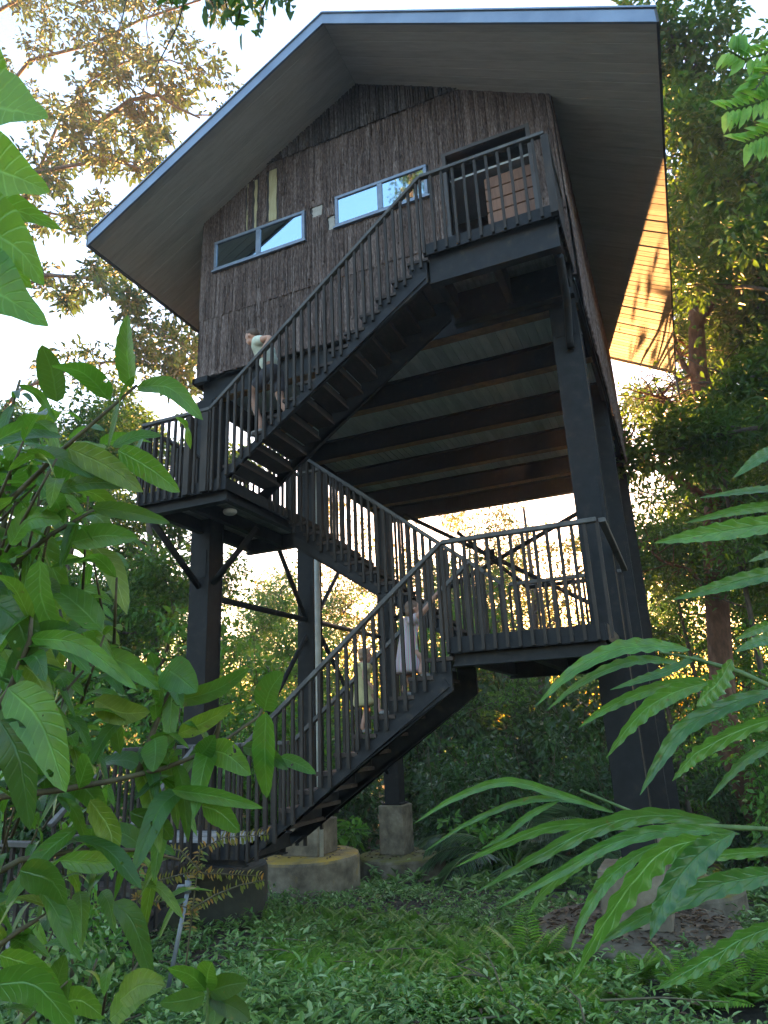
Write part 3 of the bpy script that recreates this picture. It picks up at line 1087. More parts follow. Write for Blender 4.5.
def make_tree(name, label, cat, base, H, r, clear, spread, nl, nsub, ntw, nleaf, size, mat, bark='trunk', lean=(0, 0), up=.12, group=None, clump=.45, seed=1, droop=.25):
    random.seed(seed)
    t_ = thing(name, label, cat, base, group)
    tb, lv = MB(), Leaves()
    base = Vector(base)
    pts, d = limb(tb, base + Vector((0, 0, -.4)), (lean[0], lean[1], 1), H * .92, r, r * .22, 10, .05, .03)
    for i in range(nl):
        f = clear + (1 - clear) * (i + .5) / nl
        k = min(len(pts) - 2, int(f * (len(pts) - 1)))
        p = pts[k].lerp(pts[k + 1], f * (len(pts) - 1) - k)
        a = i * 2.4 + random.uniform(-.4, .4)
        LL = spread * (1.15 - .6 * abs(f - clear - (1 - clear) * .35)) * random.uniform(.75, 1.15)
        dd = Vector((math.cos(a), math.sin(a), random.uniform(.1, .7)))
        lp, ld = limb(tb, p, dd, LL, r * .38 * (1.2 - f), r * .08, 6, .14, up * .3)
        for j in range(nsub):
            g = .3 + .7 * (j + random.random()) / nsub
            kk = min(len(lp) - 2, int(g * (len(lp) - 1)))
            q = lp[kk].lerp(lp[kk + 1], g * (len(lp) - 1) - kk)
            sd = wob(ld * .6 + Vector((random.uniform(-1, 1), random.uniform(-1, 1), random.uniform(-.2, .6))), .2)
            sp, sd2 = limb(tb, q, sd, LL * random.uniform(.25, .5), r * .09, r * .025, 4, .2, 0)
            for w in range(ntw):
                h = .35 + .65 * (w + random.random()) / ntw
                kk = min(len(sp) - 2, int(h * (len(sp) - 1)))
                c = sp[kk].lerp(sp[kk + 1], h * (len(sp) - 1) - kk)
                lv.clump(wob(c, clump * .35), clump * random.uniform(.7, 1.2), int(nleaf * random.uniform(.6, 1.3)), size, droop=droop)
    tb.build('trunk', M[bark], t_, smooth=True)
    lv.build('crown', M[mat], t_)
    return t_


def place(src, label, base, rot, sc, group=None):
    c = copy_tree(src)
    c.location = base
    c.rotation_euler = (0, 0, rot)
    c.scale = (sc, sc, sc)
    c['label'] = label
    return c


def gz(x, y):
    return float(ground_z(np.array(x), np.array(y)))


def G(x, y):
    return (x, y, gz(x, y))


# --- the big dense tree at the right
make_tree('broadleaf_tree', 'tall dense tree rising behind the reddish bare limbed tree', 'tree', G(2.6, 21.5), 22, .42, .36, 5.0, 20, 8, 6, 78, .21, 'lf_dense', 'trunk', lean=(-.06, 0), clump=.8, seed=3)
nt_ = make_tree('broadleaf_tree', 'nearer dark leafed tree on the right edge above the ginger leaves', 'tree', G(3.7, 14.5), 19, .26, .34, 3.5, 18, 7, 6, 78, .19, 'lf_dense', 'trunk', clump=.66, seed=9)
place(nt_, 'dark leafed tree just right of the roof behind the red trunk', G(5.2, 29), 2.2, 1.25)
def red_tree():
    random.seed(6)
    t_ = thing('bare_limbed_tree', 'tree with a reddish trunk and bent bare limbs just right of the roof', 'tree', G(1.45, 18.5))
    tb, lv = MB(), Leaves()
    def wp(px, Y0, dy=.0):
        return [atY(x, y, Y0 + dy * i) for i, (x, y) in enumerate(px)]
    trunk = [Vector(G(1.4, 18.5)) + Vector((0, 0, -.4))] + wp([(726, 740), (718, 620), (714, 540), (717, 470), (707, 410), (698, 370), (696, 320), (702, 240), (712, 150)], 18.5)
    tb.tube(trunk, [.34, .3, .28, .27, .27, .26, .24, .2, .16, .08], 10)
    for px, r in (([(716, 505), (690, 487), (660, 470), (628, 449), (600, 440)], .12), ([(706, 450), (688, 425), (672, 405), (662, 398), (640, 392)], .10), ([(700, 385), (684, 366), (676, 345), (668, 325)], .11), ([(698, 372), (680, 380), (664, 392)], .06),
                  ([(716, 560), (740, 520), (760, 500)], .09), ([(698, 330), (720, 290), (745, 260)], .1), ([(702, 250), (680, 200), (672, 150)], .08), ([(714, 600), (690, 570), (660, 560), (640, 540)], .06)):
        pts = wp(px, 18.4, random.uniform(-.25, .25))
        n = len(pts)
        tb.tube(pts, [r * (1 - .7 * i / (n - 1)) for i in range(n)], 7)
        for k in range(16):
            f = random.uniform(.35, 1) * (n - 1)
            i = min(n - 2, int(f))
            p = pts[i].lerp(pts[i + 1], f - i)
            tp, _ = limb(tb, p, (random.uniform(-1, 1), random.uniform(-.4, 1), random.uniform(-.4, .8)), random.uniform(.6, 1.5), r * .3, .008, 4, .2)
            for q in tp[2:]:
                lv.clump(wob(q, .1), random.uniform(.25, .45), int(random.uniform(8, 22)), .15, droop=.4)
    tb.build('trunk', M['trunk_red'], t_, smooth=True)
    lv.build('crown', M['lf_open'], t_)


red_tree()
# --- sunlit trees behind the house
gold = make_tree('broadleaf_tree', 'yellow green backlit tree with a slim trunk behind the right landing', 'tree', G(-5.2, 27), 14, .24, .3, 4.0, 11, 6, 4, 26, .16, 'lf_gold', 'trunk', clump=.6, seed=21, group='trees behind the treehouse')
place(gold, 'yellow green backlit tree between the right columns and the dense tree', G(4.4, 33), 2.0, 1.15)
place(gold, 'yellow green backlit tree deep behind the left landing', G(-13.5, 36), 1.0, 1.15)
place(gold, 'yellow green backlit tree deep behind the left front column', G(-18.5, 35), 2.9, 1.2)
place(gold, 'yellow green backlit tree deep behind the drain pipe and middle column', G(-11.0, 40), 5.0, 1.1)
place(gold, 'yellow green tree whose top shows behind the middle stair flight', G(-9.5, 33), 4.0, 1.05)
opn = make_tree('broadleaf_tree', 'pale round tree standing between the left and middle columns', 'tree', G(-14.2, 27), 9.5, .2, .25, 3.0, 11, 6, 5, 40, .13, 'lf_under', 'trunk', clump=.55, seed=33, group='trees behind the treehouse')
place(opn, 'round green tree right behind the left landing', G(-17.5, 24), 1.3, 1.0)
place(opn, 'green tree behind the left shrub below the roof corner', G(-20.5, 20), 3.3, 1.05)
place(opn, 'round green tree low behind the golden tree', G(-7.5, 36), 5.1, 1.1)
place(opn, 'leafy tree low behind the right columns', G(3.0, 27), 2.4, 1.0)
ltree = make_tree('broadleaf_tree', 'dark green tree at the far left with its crown below the roof corner', 'tree', G(-17.5, 15.5), 14.5, .24, .25, 3.4, 17, 7, 6, 50, .17, 'lf_dense', 'trunk', clump=.55, seed=52)
place(ltree, 'dark green tree left of the left landing close behind the shrub', G(-13.4, 15.5), 2.5, .88)
place(ltree, 'dark green tree at the left edge lower than its neighbours', G(-20.0, 14.0), 4.1, .85)

def mirrored_tree():
    t_ = thing('tall_tree', 'tall slim tree behind the viewer mirrored in the right window', 'tree', G(-7.3, -5.0))
    tb, lv = MB(), Leaves()
    random.seed(78)
    tb.tube([Vector(G(-7.3, -5.0)) + Vector((0, 0, -.3)), (-7.4, -5, 6), (-7.1, -5.1, 13), (-7.3, -5, 19), (-7.2, -5, 23)], [.28, .24, .2, .14, .05], 9)
    for k in range(46):
        a = random.uniform(0, 6.28)
        q = Vector((-7.15 + 1.0 * math.cos(a) * random.random(), -5 + 1.2 * math.sin(a) * random.random(), random.uniform(19.3, 23.8)))
        tb.tube([(-7.25, -5, q.z - .5), q], [.04, .012], 5)
        lv.clump(q, .42, 26, .2, droop=.3)
    tb.build('trunk', M['trunk'], t_, smooth=True)
    lv.build('crown', M['lf_open'], t_)


mirrored_tree()
place(opn, 'tall green tree deep behind the right landing', G(-3.6, 42), 2.2, 1.15)
place(opn, 'green tree right of the columns behind the slender trunks', G(1.6, 31), 1.2, 1.35)
place(opn, 'tall green tree behind the tree with bare reddish limbs', G(3.8, 24), 3.1, 1.45)
place(opn, 'pale green tree deep behind the drain pipe', G(-12.0, 34), 1.9, 1.25)
place(opn, 'tall green tree deep behind the left front column', G(-19.0, 32), 3.9, 1.35)
place(opn, 'green tree deep behind the middle stair flight', G(-8.2, 39), .2, 1.3)
place(opn, 'green tree deep behind the lower stair flight', G(-6.3, 31), 5.7, .9)
place(opn, 'pale green tree seen through the lower stair rails', G(-8.8, 24), 2.9, .85)
place(opn, 'pale green tree just right of the drain pipe', G(-9.6, 29.5), 4.4, 1.0)
place(opn, 'round green tree filling the gap under the left landing', G(-12.2, 20.5), .7, .75)
thin = make_tree('slender_tree', 'slender tree with thin dark trunk right of the big round footing', 'tree', G(1.5, 17.5), 11, .1, .5, 1.9, 9, 5, 4, 26, .13, 'lf_dense', 'trunk', clump=.45, seed=41, group='slender trees on the right')
place(thin, 'slender tree with a thin trunk at the right edge of the photo', G(2.3, 19.5), 1.9, 1.1)
place(thin, 'slender tree with thin trunk seen just right of the columns', G(0.4, 22.5), 3.7, 1.0)
place(thin, 'slender tree half hidden behind the columns', G(-.6, 25.5), 5.2, 1.05)


# --- the open canopy tree at the upper left, limbs as in the photo
def canopy_tree():
    random.seed(5)
    t_ = thing('canopy_tree', 'tall open canopy tree with bare curved branches left of the roof', 'tree', G(-20.5, 13.5))
    tb, lv = MB(), Leaves()
    Y = 13.5
    tb.tube([Vector(G(-20.5, 13.5)) + Vector((0, 0, -.4)), (-20.3, 13.6, 3), (-19.6, 13.5, 7), (-19.4, 13.5, 11), (-19.8, 13.5, 16), (-19.5, 13.6, 20)], [.5, .42, .36, .3, .22, .1], 10)
    def wpath(px, Y0, dy):
        return [atY(x, y, Y0 + dy * i) for i, (x, y) in enumerate(px)]
    limbs = [
        (wpath([(-70, 330), (0, 255), (38, 172), (70, 140), (105, 118), (130, 100), (158, 95), (178, 108), (200, 118)], Y, .12), .13),
        (wpath([(-60, 260), (-10, 200), (40, 172), (75, 165), (112, 160), (140, 168), (165, 182)], Y, -.1), .10),
        (wpath([(-60, 420), (0, 300), (45, 275), (90, 278), (125, 305), (150, 330), (185, 345)], Y, .1), .09),
        (wpath([(-60, 300), (10, 205), (60, 215), (90, 235), (120, 250)], Y + .8, .1), .07),
        (wpath([(-70, 150), (-10, 110), (30, 60), (90, 45), (140, 20), (200, 0), (240, -30)], Y + 1, .1), .10),
        (wpath([(-70, 40), (0, 10), (50, -20), (120, -50)], Y, .1), .1),
        (wpath([(-60, 480), (20, 390), (80, 365), (130, 360), (175, 372), (200, 350)], Y + 2, .1), .08),
        (wpath([(38, 172), (60, 120), (90, 80), (125, 62), (170, 60), (210, 75)], Y + .3, .1), .06),
    ]
    for pts, r in limbs:
        n = len(pts)
        tb.tube(pts, [r * (1 - .75 * i / (n - 1)) for i in range(n)], 7)
        L = sum((pts[i + 1] - pts[i]).length for i in range(n - 1))
        for k in range(int(L * 1.9)):
            f = random.uniform(.22, 1) * (n - 1)
            i = min(n - 2, int(f))
            p = pts[i].lerp(pts[i + 1], f - i)
            d = Vector((random.uniform(-.6, 1), random.uniform(-.8, .8), random.uniform(-.5, .9)))
            tp, td = limb(tb, p, d, random.uniform(.7, 1.9), r * .22, .008, 5, .22, -.02)
            for q in tp[2:]:
                lv.clump(wob(q, .12), random.uniform(.22, .5), int(random.uniform(11, 30)), .23, droop=.5, ar=.44)
    tb.build('trunk', M['trunk'], t_, smooth=True)
    lv.build('crown', M['lf_open'], t_)


canopy_tree()


# --- a leafy twig hanging in at the top edge
def hanging_twig():
    t_ = thing('hanging_branch', 'leafy twigs hanging down from above the top edge left of the ridge', 'branch', tuple(atd(230, -40, 5.5)))
    tb, lv = MB(), Leaves()
    random.seed(8)
    for px in ([(250, -60), (245, -20), (240, 10), (236, 30)], [(280, -60), (275, -20), (262, 10), (258, 35)], [(200, -50), (205, -10), (215, 8)], [(180, -50), (178, -15), (172, 5)],
               [(300, -50), (290, -10), (285, 5)], [(225, -50), (222, -15), (228, 12)]):
        pts = [atd(x, y, 5.5 + random.uniform(-.2, .2)) for x, y in px]
        tb.tube(pts, [.012, .01, .008, .005][:len(pts)] if len(pts) == 4 else [.012, .008, .005], 5)
        lv.along(pts, 26, .13, droop=.7, ar=.36, spread=.05)
    for px in ([(190, -20), (178, 25), (160, 60), (140, 95)], [(128, -10), (122, 20), (118, 30)]):
        pts = [atd(x, y, 5.6) for x, y in px]
        tb.tube(pts, [.008, .006, .005, .003][:len(pts)] if len(pts) == 4 else [.008, .005, .003], 5)
    tb.build('twig', M['twig'], t_)
    lv.build('leaves', M['lf_dense'], t_)


hanging_twig()


# --- palms behind the stairs
def make_palm(label, base, n, L, seed):
    random.seed(seed)
    t_ = thing('palm', label, 'palm', base, 'palms behind the lower stairs')
    st, lv = MB(), Leaves()
    base = Vector(base)
    P, D, N, Ls, Ws = [], [], [], [], []
    for i in range(n):
        a = i * 2.4 + random.uniform(-.3, .3)
        el = random.uniform(.5, 1.25)
        d = Vector((math.cos(a) * math.cos(el), math.sin(a) * math.cos(el), math.sin(el)))
        LL = L * random.uniform(.75, 1.1)
        pts = [base + Vector((0, 0, .2))]
        k = 14
        for s in range(k):
            d.z -= .105 * (1 + s / k)
            d.normalize()
            pts.append(pts[-1] + d * LL / k)
        st.tube(pts, [.02 * (1 - .8 * s / k) for s in range(k + 1)], 5)
        for s in range(3, k):
            for m_ in range(4):
                q = pts[s].lerp(pts[s + 1], m_ / 4)
                dd = (pts[s + 1] - pts[s]).normalized()
                sd = dd.cross(Vector((0, 0, 1))).normalized()
                for sg in (-1, 1):
                    v = sd * sg * .9 + dd * .55 + Vector((0, 0, -.25 + random.uniform(-.1, .1)))
                    P.append(tuple(q)); D.append(tuple(v)); N.append((0, 0, 1)); Ls.append(L * .2 * math.sin(math.pi * (s - 1.5) / (k - .5)) * random.uniform(.85, 1.1) + .06); Ws.append(.028)
    st.build('stem', M['green_stem'], t_, smooth=True)
    leaf_mesh('fronds', P, D, N, Ls, Ws, M['lf_palm'], t_, fold=.15)
    return t_


make_palm('palm with arching fronds under the right landing', G(-3.9, 15.5), 15, 2.6, 1)
make_palm('lower palm in the gap between the stairs and the back footings', G(-5.2, 17.5), 13, 2.3, 2)
make_palm('palm left of the thick black column', G(-2.2, 17.2), 14, 2.4, 3)
make_palm('palm at the right edge near the ground behind the ginger leaves', G(1.6, 14.5), 12, 1.6, 4)


# --- bushes
def make_bush(label, base, H, rad, stems, nclump, nleaf, size, mat, seed, group=None, ar=.45):
    random.seed(seed)
    t_ = thing('bush', label, 'bush', base, group)
    st, lv = MB(), Leaves()
    base = Vector(base)
    for i in range(stems):
        a = random.uniform(0, 6.28)
        d = Vector((math.cos(a) * random.uniform(.1, .9) * rad / H, math.sin(a) * random.uniform(.1, .9) * rad / H, 1))
        pts, dd = limb(st, base + Vector((0, 0, -.2)), d, H * random.uniform(.6, 1.05), .03, .008, 7, .1, .02)
        for j in range(nclump):
            f = .2 + .8 * (j + random.random()) / nclump
            k = min(6, int(f * 7))
            c = pts[k].lerp(pts[k + 1], f * 7 - k)
            lv.clump(wob(c, rad * .16), rad * .3 * random.uniform(.7, 1.2), int(nleaf * random.uniform(.6, 1.3)), size, droop=.35, ar=ar)
    st.build('stems', M['twig'], t_, smooth=True)
    lv.build('foliage', M[mat], t_)
    return t_


bl = make_bush('tall bright green bush left of the left front column', G(-10.6, 12.5), 6.2, 2.0, 12, 9, 32, .2, 'lf_under', 61, 'bushes round the treehouse')
place(bl, 'bright green bush behind the left shrub under the left landing', G(-9.0, 14.5), 2.0, .85)
place(bl, 'green bush in front of the lower reddish trunk right of the columns', G(1.5, 16.2), 2.7, .72)
place(bl, 'green bush at the right edge before the slender trunks', G(2.4, 17.0), .9, .8)
place(bl, 'green bush just right of the columns in the middle distance', G(.55, 21.0), 4.9, .85)
place(bl, 'tall green bush at the far left behind the shrub', G(-13.5, 13.0), 4.0, 1.0)
place(bl, 'green bush with large leaves between the left and middle columns', G(-10.2, 18), 1.0, .8)
place(bl, 'green bush behind the drain pipe', G(-10.8, 21.5), 5.0, .8)
place(bl, 'tall green bush just left of the left front column', G(-12.0, 16.0), 3.1, 1.05)
place(bl, 'low green bush between the left column and the low deck', G(-8.4, 11.2), .4, .55)
bd = make_bush('dark bush behind the farthest footing', G(-6.3, 18.6), 3.2, 1.7, 12, 8, 34, .16, 'lf_dark', 71, 'bushes round the treehouse')
for lab, x, y, rt, s in (('dark bush to the right of the pale square pedestal', -4.2, 18.2, 1.1, 1.0),
                         ('dark bush behind the golden lichen footing', -8.6, 17.0, 2.2, 1.0),
                         ('dark bush behind the palm under the right landing', -2.6, 20.5, 3.1, 1.15),
                         ('dark bush close behind the thick black column', -1.6, 18.6, 4.2, .95),
                         ('dark bush right of the columns near the ground', 0.6, 18.8, .6, .85),
                         ('dark bush at the right edge behind the slender trunks', 2.0, 22.5, 5.2, 1.0),
                         ('dark bush behind the low deck', -9.6, 12.0, 1.6, .9),
                         ('dark bush at the left behind the lowest boardwalk', -11.5, 10.0, 2.6, 1.0),
                         ('dark bush in the middle distance behind both back footings', -7.6, 22.0, .3, 1.1)):
    place(bd, lab, G(x, y), rt, s)
for k_, (lab, x, y, rt, s_) in enumerate((('tall dark bush far behind the left back footing', -10.0, 26.0, .4, 2.0), ('tall dark bush far behind the palms', -6.6, 25.0, 1.9, 2.0), ('tall dark bush far behind the right landing', -3.4, 24.5, 3.0, 2.0),
                                   ('tall dark bush far behind the thick black column', -0.6, 28.0, 4.4, 1.8), ('tall dark bush far behind the drain pipe', -13.2, 25.5, 5.4, 1.8))):
    place(bd, lab, G(x, y), rt, s_)
make_bush('small leaved bush at the lower left before the low deck', G(-4.4, 4.3), .95, .7, 12, 6, 26, .075, 'lf_cover', 83, 'bushes round the treehouse')
make_bush('small leaved bush at the bottom left corner under the big shrub', G(-3.3, 3.1), .6, .55, 12, 6, 26, .06, 'lf_cover', 84, 'bushes round the treehouse')
make_bush('small bush with yellow green leaves left of the standpipe', G(-5.2, 5.2), 1.0, .6, 10, 6, 22, .10, 'lf_under', 85, 'bushes round the treehouse')
bm = make_bush('bright leafy shrub low behind the farthest footing', G(-4.6, 16.2), 1.5, 1.0, 9, 6, 22, .2, 'lf_under', 81, 'bushes round the treehouse')
place(bm, 'bright leafy shrub beside the golden lichen footing', G(-7.9, 14.6), 2.0, 1.0)
place(bm, 'small bright shrub right of the big round footing', G(1.0, 10.8), 3.0, .6)


# --- far woods: one mass
def far_woods():
    lv = Leaves()
    random.seed(91)
    for i in range(2300):
        az = random.uniform(-58, 22)
        Y = random.uniform(38, 62)
        x = math.tan(R(az)) * Y
        if abs(az) > 60:
            continue
        top = 7.5 + 3 * math.sin(x * .31) + 2 * math.sin(x * .73 + 1)
        if az > 2:
            top += 9
        if az < -40:
            top += 1
        if -24 < az < -9:
            top -= 4.0
        z = -3.5 + (top + 3.5) * random.random() ** 1.25
        lv.clump((x, Y, z), random.uniform(.9, 1.9), int(random.uniform(22, 60)), .34, flat=.8)
    o = lv.build('far_woods', M['lf_under'])
    o['label'] = 'far sunlit woods behind the trees'
    kind(o, 'stuff')


far_woods()


# ------------------------------------------------------------------ ground cover
def cover():
    n = 5200
    P, D, N, L, Wd = [], [], [], [], []
    r2 = np.random.default_rng(17)
    def field(cnt, yl, yh, per, size, xl, xr):
        Y = r2.uniform(yl, yh, cnt)
        X = r2.uniform(xl, xr, cnt) * 1.0
        for x, y in zip(X, Y):
            pt = math.sin(x * 2.3 + 1.7 * math.sin(y * 1.1)) * math.cos(y * 2.0 + x * .6)
            if pt > .45 and r2.uniform() < .8:
                continue
            h = r2.uniform(.08, .34) * (.75 + .5 * math.sin(x * 1.7) * math.cos(y * 1.3))
            z = gz(x, y)
            for k in range(per):
                a = r2.uniform(0, 6.28)
                el = r2.uniform(-.2, .9)
                t = r2.uniform(.3, 1)
                P.append((x + r2.normal(0, .05), y + r2.normal(0, .05), z + h * t))
                D.append((math.cos(a) * math.cos(el), math.sin(a) * math.cos(el), math.sin(el)))
                N.append((r2.normal(0, .4), r2.normal(0, .4), 1))
                l = size * r2.uniform(.6, 1.4)
                L.append(l); Wd.append(l * r2.uniform(.22, .4))
    field(4200, 2.6, 6.0, 12, .06, -6.5, 2.2)
    field(3600, 5.5, 12.5, 9, .085, -8.5, 3.0)
    field(900, 12, 20, 8, .2, -13, 3.5)
    field(1500, 3.0, 5.2, 10, .09, -5.4, -2.2)
    P_, D_, N_, L_, W_ = (np.array(a) for a in (P, D, N, L, Wd))
    o = leaf_mesh('ground_cover', P_, D_, N_, L_, W_, M['lf_cover'])
    o['label'] = 'low blue green herbs covering the ground'
    kind(o, 'stuff')


cover()


def fern_leaf(P, D, N, L, Wd, base, a, LL, el, rr):
    d = Vector((math.cos(a) * math.cos(el), math.sin(a) * math.cos(el), math.sin(el)))
    p = Vector(base)
    k = 12
    for s in range(k):
        d.z -= .065
        d.normalize()
        q = p + d * LL / k
        sd = d.cross(Vector((0, 0, 1))).normalized()
        for m_ in (0, .5):
            for sg in (-1, 1):
                P.append(tuple(p.lerp(q, m_)))
                D.append(tuple(sd * sg + d * .45 + Vector((0, 0, -.1))))
                N.append((0, 0, 1))
                l = LL * .24 * math.sin(math.pi * min(1, (s + m_ + 1.5) / (k + 1.5))) + .01
                L.append(l); Wd.append(l * .26 + .004)
        p = q


def ferns():
    # bright fern carpet between the footings
    rr = random.Random(4)
    P, D, N, L, Wd = [], [], [], [], []
    for i in range(800):
        y = rr.uniform(5.6, 9.8)
        x = rr.uniform(-.62, -.16) * y + rr.gauss(0, .2)
        z = gz(x, y)
        for k in range(5):
            fern_leaf(P, D, N, L, Wd, (x, y, z), rr.uniform(0, 6.28), rr.uniform(.14, .34), rr.uniform(.4, 1.2), rr)
    o = leaf_mesh('fern_carpet', P, D, N, L, Wd, M['lf_fern'], fold=.1)
    o['label'] = 'bright green ferns carpeting the ground between the footings'
    kind(o, 'stuff')
    for lab, x, y, n, s in (('small fern at the front of the big round footing', -.35, 6.9, 9, .55), ('fern at the front right of the big round footing', .02, 7.1, 8, .5), ('fern left of the big round footing', -1.75, 7.3, 9, .6), ('pale fern right in front of the big round footing', -.85, 7.2, 9, .5), ('fern between the two right footings and the front edge', .45, 7.6, 9, .6)):
        P, D, N, L, Wd = [], [], [], [], []
        z = gz(x, y)
        for k in range(n):
            fern_leaf(P, D, N, L, Wd, (x, y, z + .02), k * 2.4, rr.uniform(.8, 1.1) * s, rr.uniform(.6, 1.25), rr)
        t_ = tag(leaf_mesh('fern', P, D, N, L, Wd, M['lf_fern'], fold=.1), lab, 'fern', 'ferns by the right footing')


ferns()


def litter():
    rr = np.random.default_rng(3)
    P, D, N, L, Wd = [], [], [], [], []
    for cx, cy, z, r, n in ((-.9, 8.75, -2.05, .98, 620), (-6.9, 12.1, -2.025, .9, 50), (-6.5, 15.8, -2.605, .85, 90), (-6.67, 8.75, -1.645, .85, 60)):
        for k in range(n):
            a, q = rr.uniform(0, 6.28), r * math.sqrt(rr.uniform(.1, 1))
            P.append((cx + q * math.cos(a), cy + q * math.sin(a), z + rr.uniform(.0, .03)))
            b = rr.uniform(0, 6.28)
            D.append((math.cos(b), math.sin(b), rr.normal(0, .15)))
            N.append((rr.normal(0, .3), rr.normal(0, .3), 1))
            l = rr.uniform(.05, .11)
            L.append(l); Wd.append(l * .45)
    for k in range(2200):
        x, y = rr.uniform(-7, 2.2), rr.uniform(3, 13)
        P.append((x, y, gz(x, y) + rr.uniform(.01, .12)))
        b = rr.uniform(0, 6.28)
        D.append((math.cos(b), math.sin(b), rr.normal(0, .3)))
        N.append((rr.normal(0, .4), rr.normal(0, .4), 1))
        l = rr.uniform(.05, .12)
        L.append(l); Wd.append(l * .45)
    tw = MB()
    for k in range(70):
        x, y = rr.uniform(-5, 1.5), rr.uniform(3.2, 9.5)
        a, L_ = rr.uniform(0, 6.28), rr.uniform(.2, .9)
        p = Vector((x, y, gz(x, y) + rr.uniform(.05, .22)))
        q = p + Vector((math.cos(a) * L_, math.sin(a) * L_, rr.uniform(-.03, .08)))
        tw.tube([p, p.lerp(q, .5) + Vector((rr.normal(0, .03), rr.normal(0, .03), .02)), q], [.009, .007, .003], 5)
    tt = tw.build('fallen_twigs', M['twig'])
    tt['label'] = 'fallen twigs scattered over the ground plants'
    kind(tt, 'stuff')
    o = leaf_mesh('leaf_litter', P, D, N, L, Wd, M['litter'])
    o['label'] = 'fallen brown leaves lying on the ground and the concrete footings'
    kind(o, 'stuff')


litter()


# ------------------------------------------------------------------ foreground plants
def big_leaf(mb, pts, w, normal, shape='oblong', wave=0.0, fold=.12, n=14):
    if shape == 'lance':
        n = 44
    """curved leaf along the polyline pts (Catmull-Rom), width w, uv = (-1..1, 0..1)"""
    pts = [Vector(p) for p in pts]
    if len(pts) == 2:
        pts = [pts[0], (pts[0] + pts[1]) / 2, pts[1]]
    E = [pts[0] * 2 - pts[1]] + pts + [pts[-1] * 2 - pts[-2]]
    def cr(t):
        t = min(t, .99999) * (len(pts) - 1)
        i = int(t)
        u = t - i
        a, b, c, d = E[i], E[i + 1], E[i + 2], E[i + 3]
        return .5 * ((2 * b) + (c - a) * u + (2 * a - 5 * b + 4 * c - d) * u * u + (3 * b - a - 3 * c + d) * u ** 3)
    prof = {'oblong': lambda t: (math.sin(math.pi * min(1, t ** .8 * 1.0)) ** .55) * (1 - .15 * t),
            'lance': lambda t: (max(0, math.sin(math.pi * t ** .75)) ** .8),
            'heart': lambda t: (min(1, (t / .12)) ** .5) * (max(0, 1 - t) ** .55) * 1.15 * (0.75 + .5 * math.sin(math.pi * min(1, t * 1.3)))}[shape]
    N0 = Vector(normal).normalized()
    vs, uv, fs = [], [], []
    ph = random.uniform(0, 6.28)
    cols = (-1, -.55, 0, .55, 1)
    for i in range(n + 1):
        t = i / n
        p = cr(t)
        d = (cr(min(1, t + .02)) - cr(max(0, t - .02))).normalized()
        s = d.cross(N0).normalized()
        u = s.cross(d).normalized()
        h = max(w * .5 * prof(t), w * .012)
        for c in cols:
            ed = abs(c)
            z = fold * h * (ed ** 1.3) * 1.0 + (wave * h * math.sin(t * 52 + ph + (1.3 if c > 0 else 0)) * ed ** 2)
            z += .04 * h * math.sin(t * 30 * math.pi / 3 - ed * 4) * (1 - ed)
            hh = h * c * (1 + wave * .35 * math.sin(t * 61 + ph * 2 + c))
            vs.append(p + s * hh + u * z)
            uv.append((c, t))
    k = len(cols)
    for i in range(n):
        for j in range(k - 1):
            fs.append((i * k + j, i * k + j + 1, (i + 1) * k + j + 1, (i + 1) * k + j))
    mb.add(vs, fs, uv)


VIEW = Vector(CAM[2])
TOCAM = -VIEW


def pxleaf(mb, px, w, d, dd=0.0, shape='oblong', wave=0.05, tilt=.5, fold=.15):
    """leaf following pixel points at forward depth d..d+dd, w pixels wide"""
    n = len(px)
    pts = [atd(x, y, d + dd * i / (n - 1)) for i, (x, y) in enumerate(px)]
    nm = TOCAM + Vector((random.uniform(-tilt, tilt), random.uniform(-.2, .2), random.uniform(-.1, .7) * tilt * 2))
    big_leaf(mb, pts, w * d / F * 1.1, nm, shape, wave, fold)


def heart_plant():
    random.seed(12)
    t_ = thing('climber', 'bright large leaved climber hanging in at the upper left edge', 'climbing plant', tuple(atd(-80, 200, 1.75)))
    lf, st = MB(), MB()
    st.tube([atd(-110, 420, 1.9), atd(-70, 300, 1.85), atd(-55, 200, 1.8), atd(-45, 100, 1.8), atd(-40, 20, 1.8)], [.012, .011, .01, .009, .006], 7)
    for px, w, d, dd in (([(-45, 112), (-10, 108), (20, 112), (48, 118)], 66, 1.75, -.1),
                         ([(-50, 150), (-15, 165), (20, 178), (50, 192)], 60, 1.7, -.05),
                         ([(-45, 195), (-10, 205), (25, 213), (62, 230)], 38, 1.8, .05),
                         ([(-55, 205), (-20, 225), (20, 250), (44, 285)], 66, 1.65, -.05),
                         ([(-50, 215), (-18, 245), (10, 265), (32, 288)], 56, 1.72, 0),
                         ([(-55, 270), (-20, 285), (10, 300), (48, 326)], 66, 1.6, -.06),
                         ([(-50, 60), (-20, 70), (0, 85), (22, 100)], 50, 1.9, 0)):
        pxleaf(lf, px, w, d, dd, 'heart', .03, .35, .2)
        st.tube([atd(px[0][0], px[0][1], d), atd(-52, px[0][1] + 30, 1.8)], .004, 5)
    lf.build('leaves', M['lf_heart'], t_, smooth=True)
    st.build('stem', M['green_stem'], t_, smooth=True)


heart_plant()


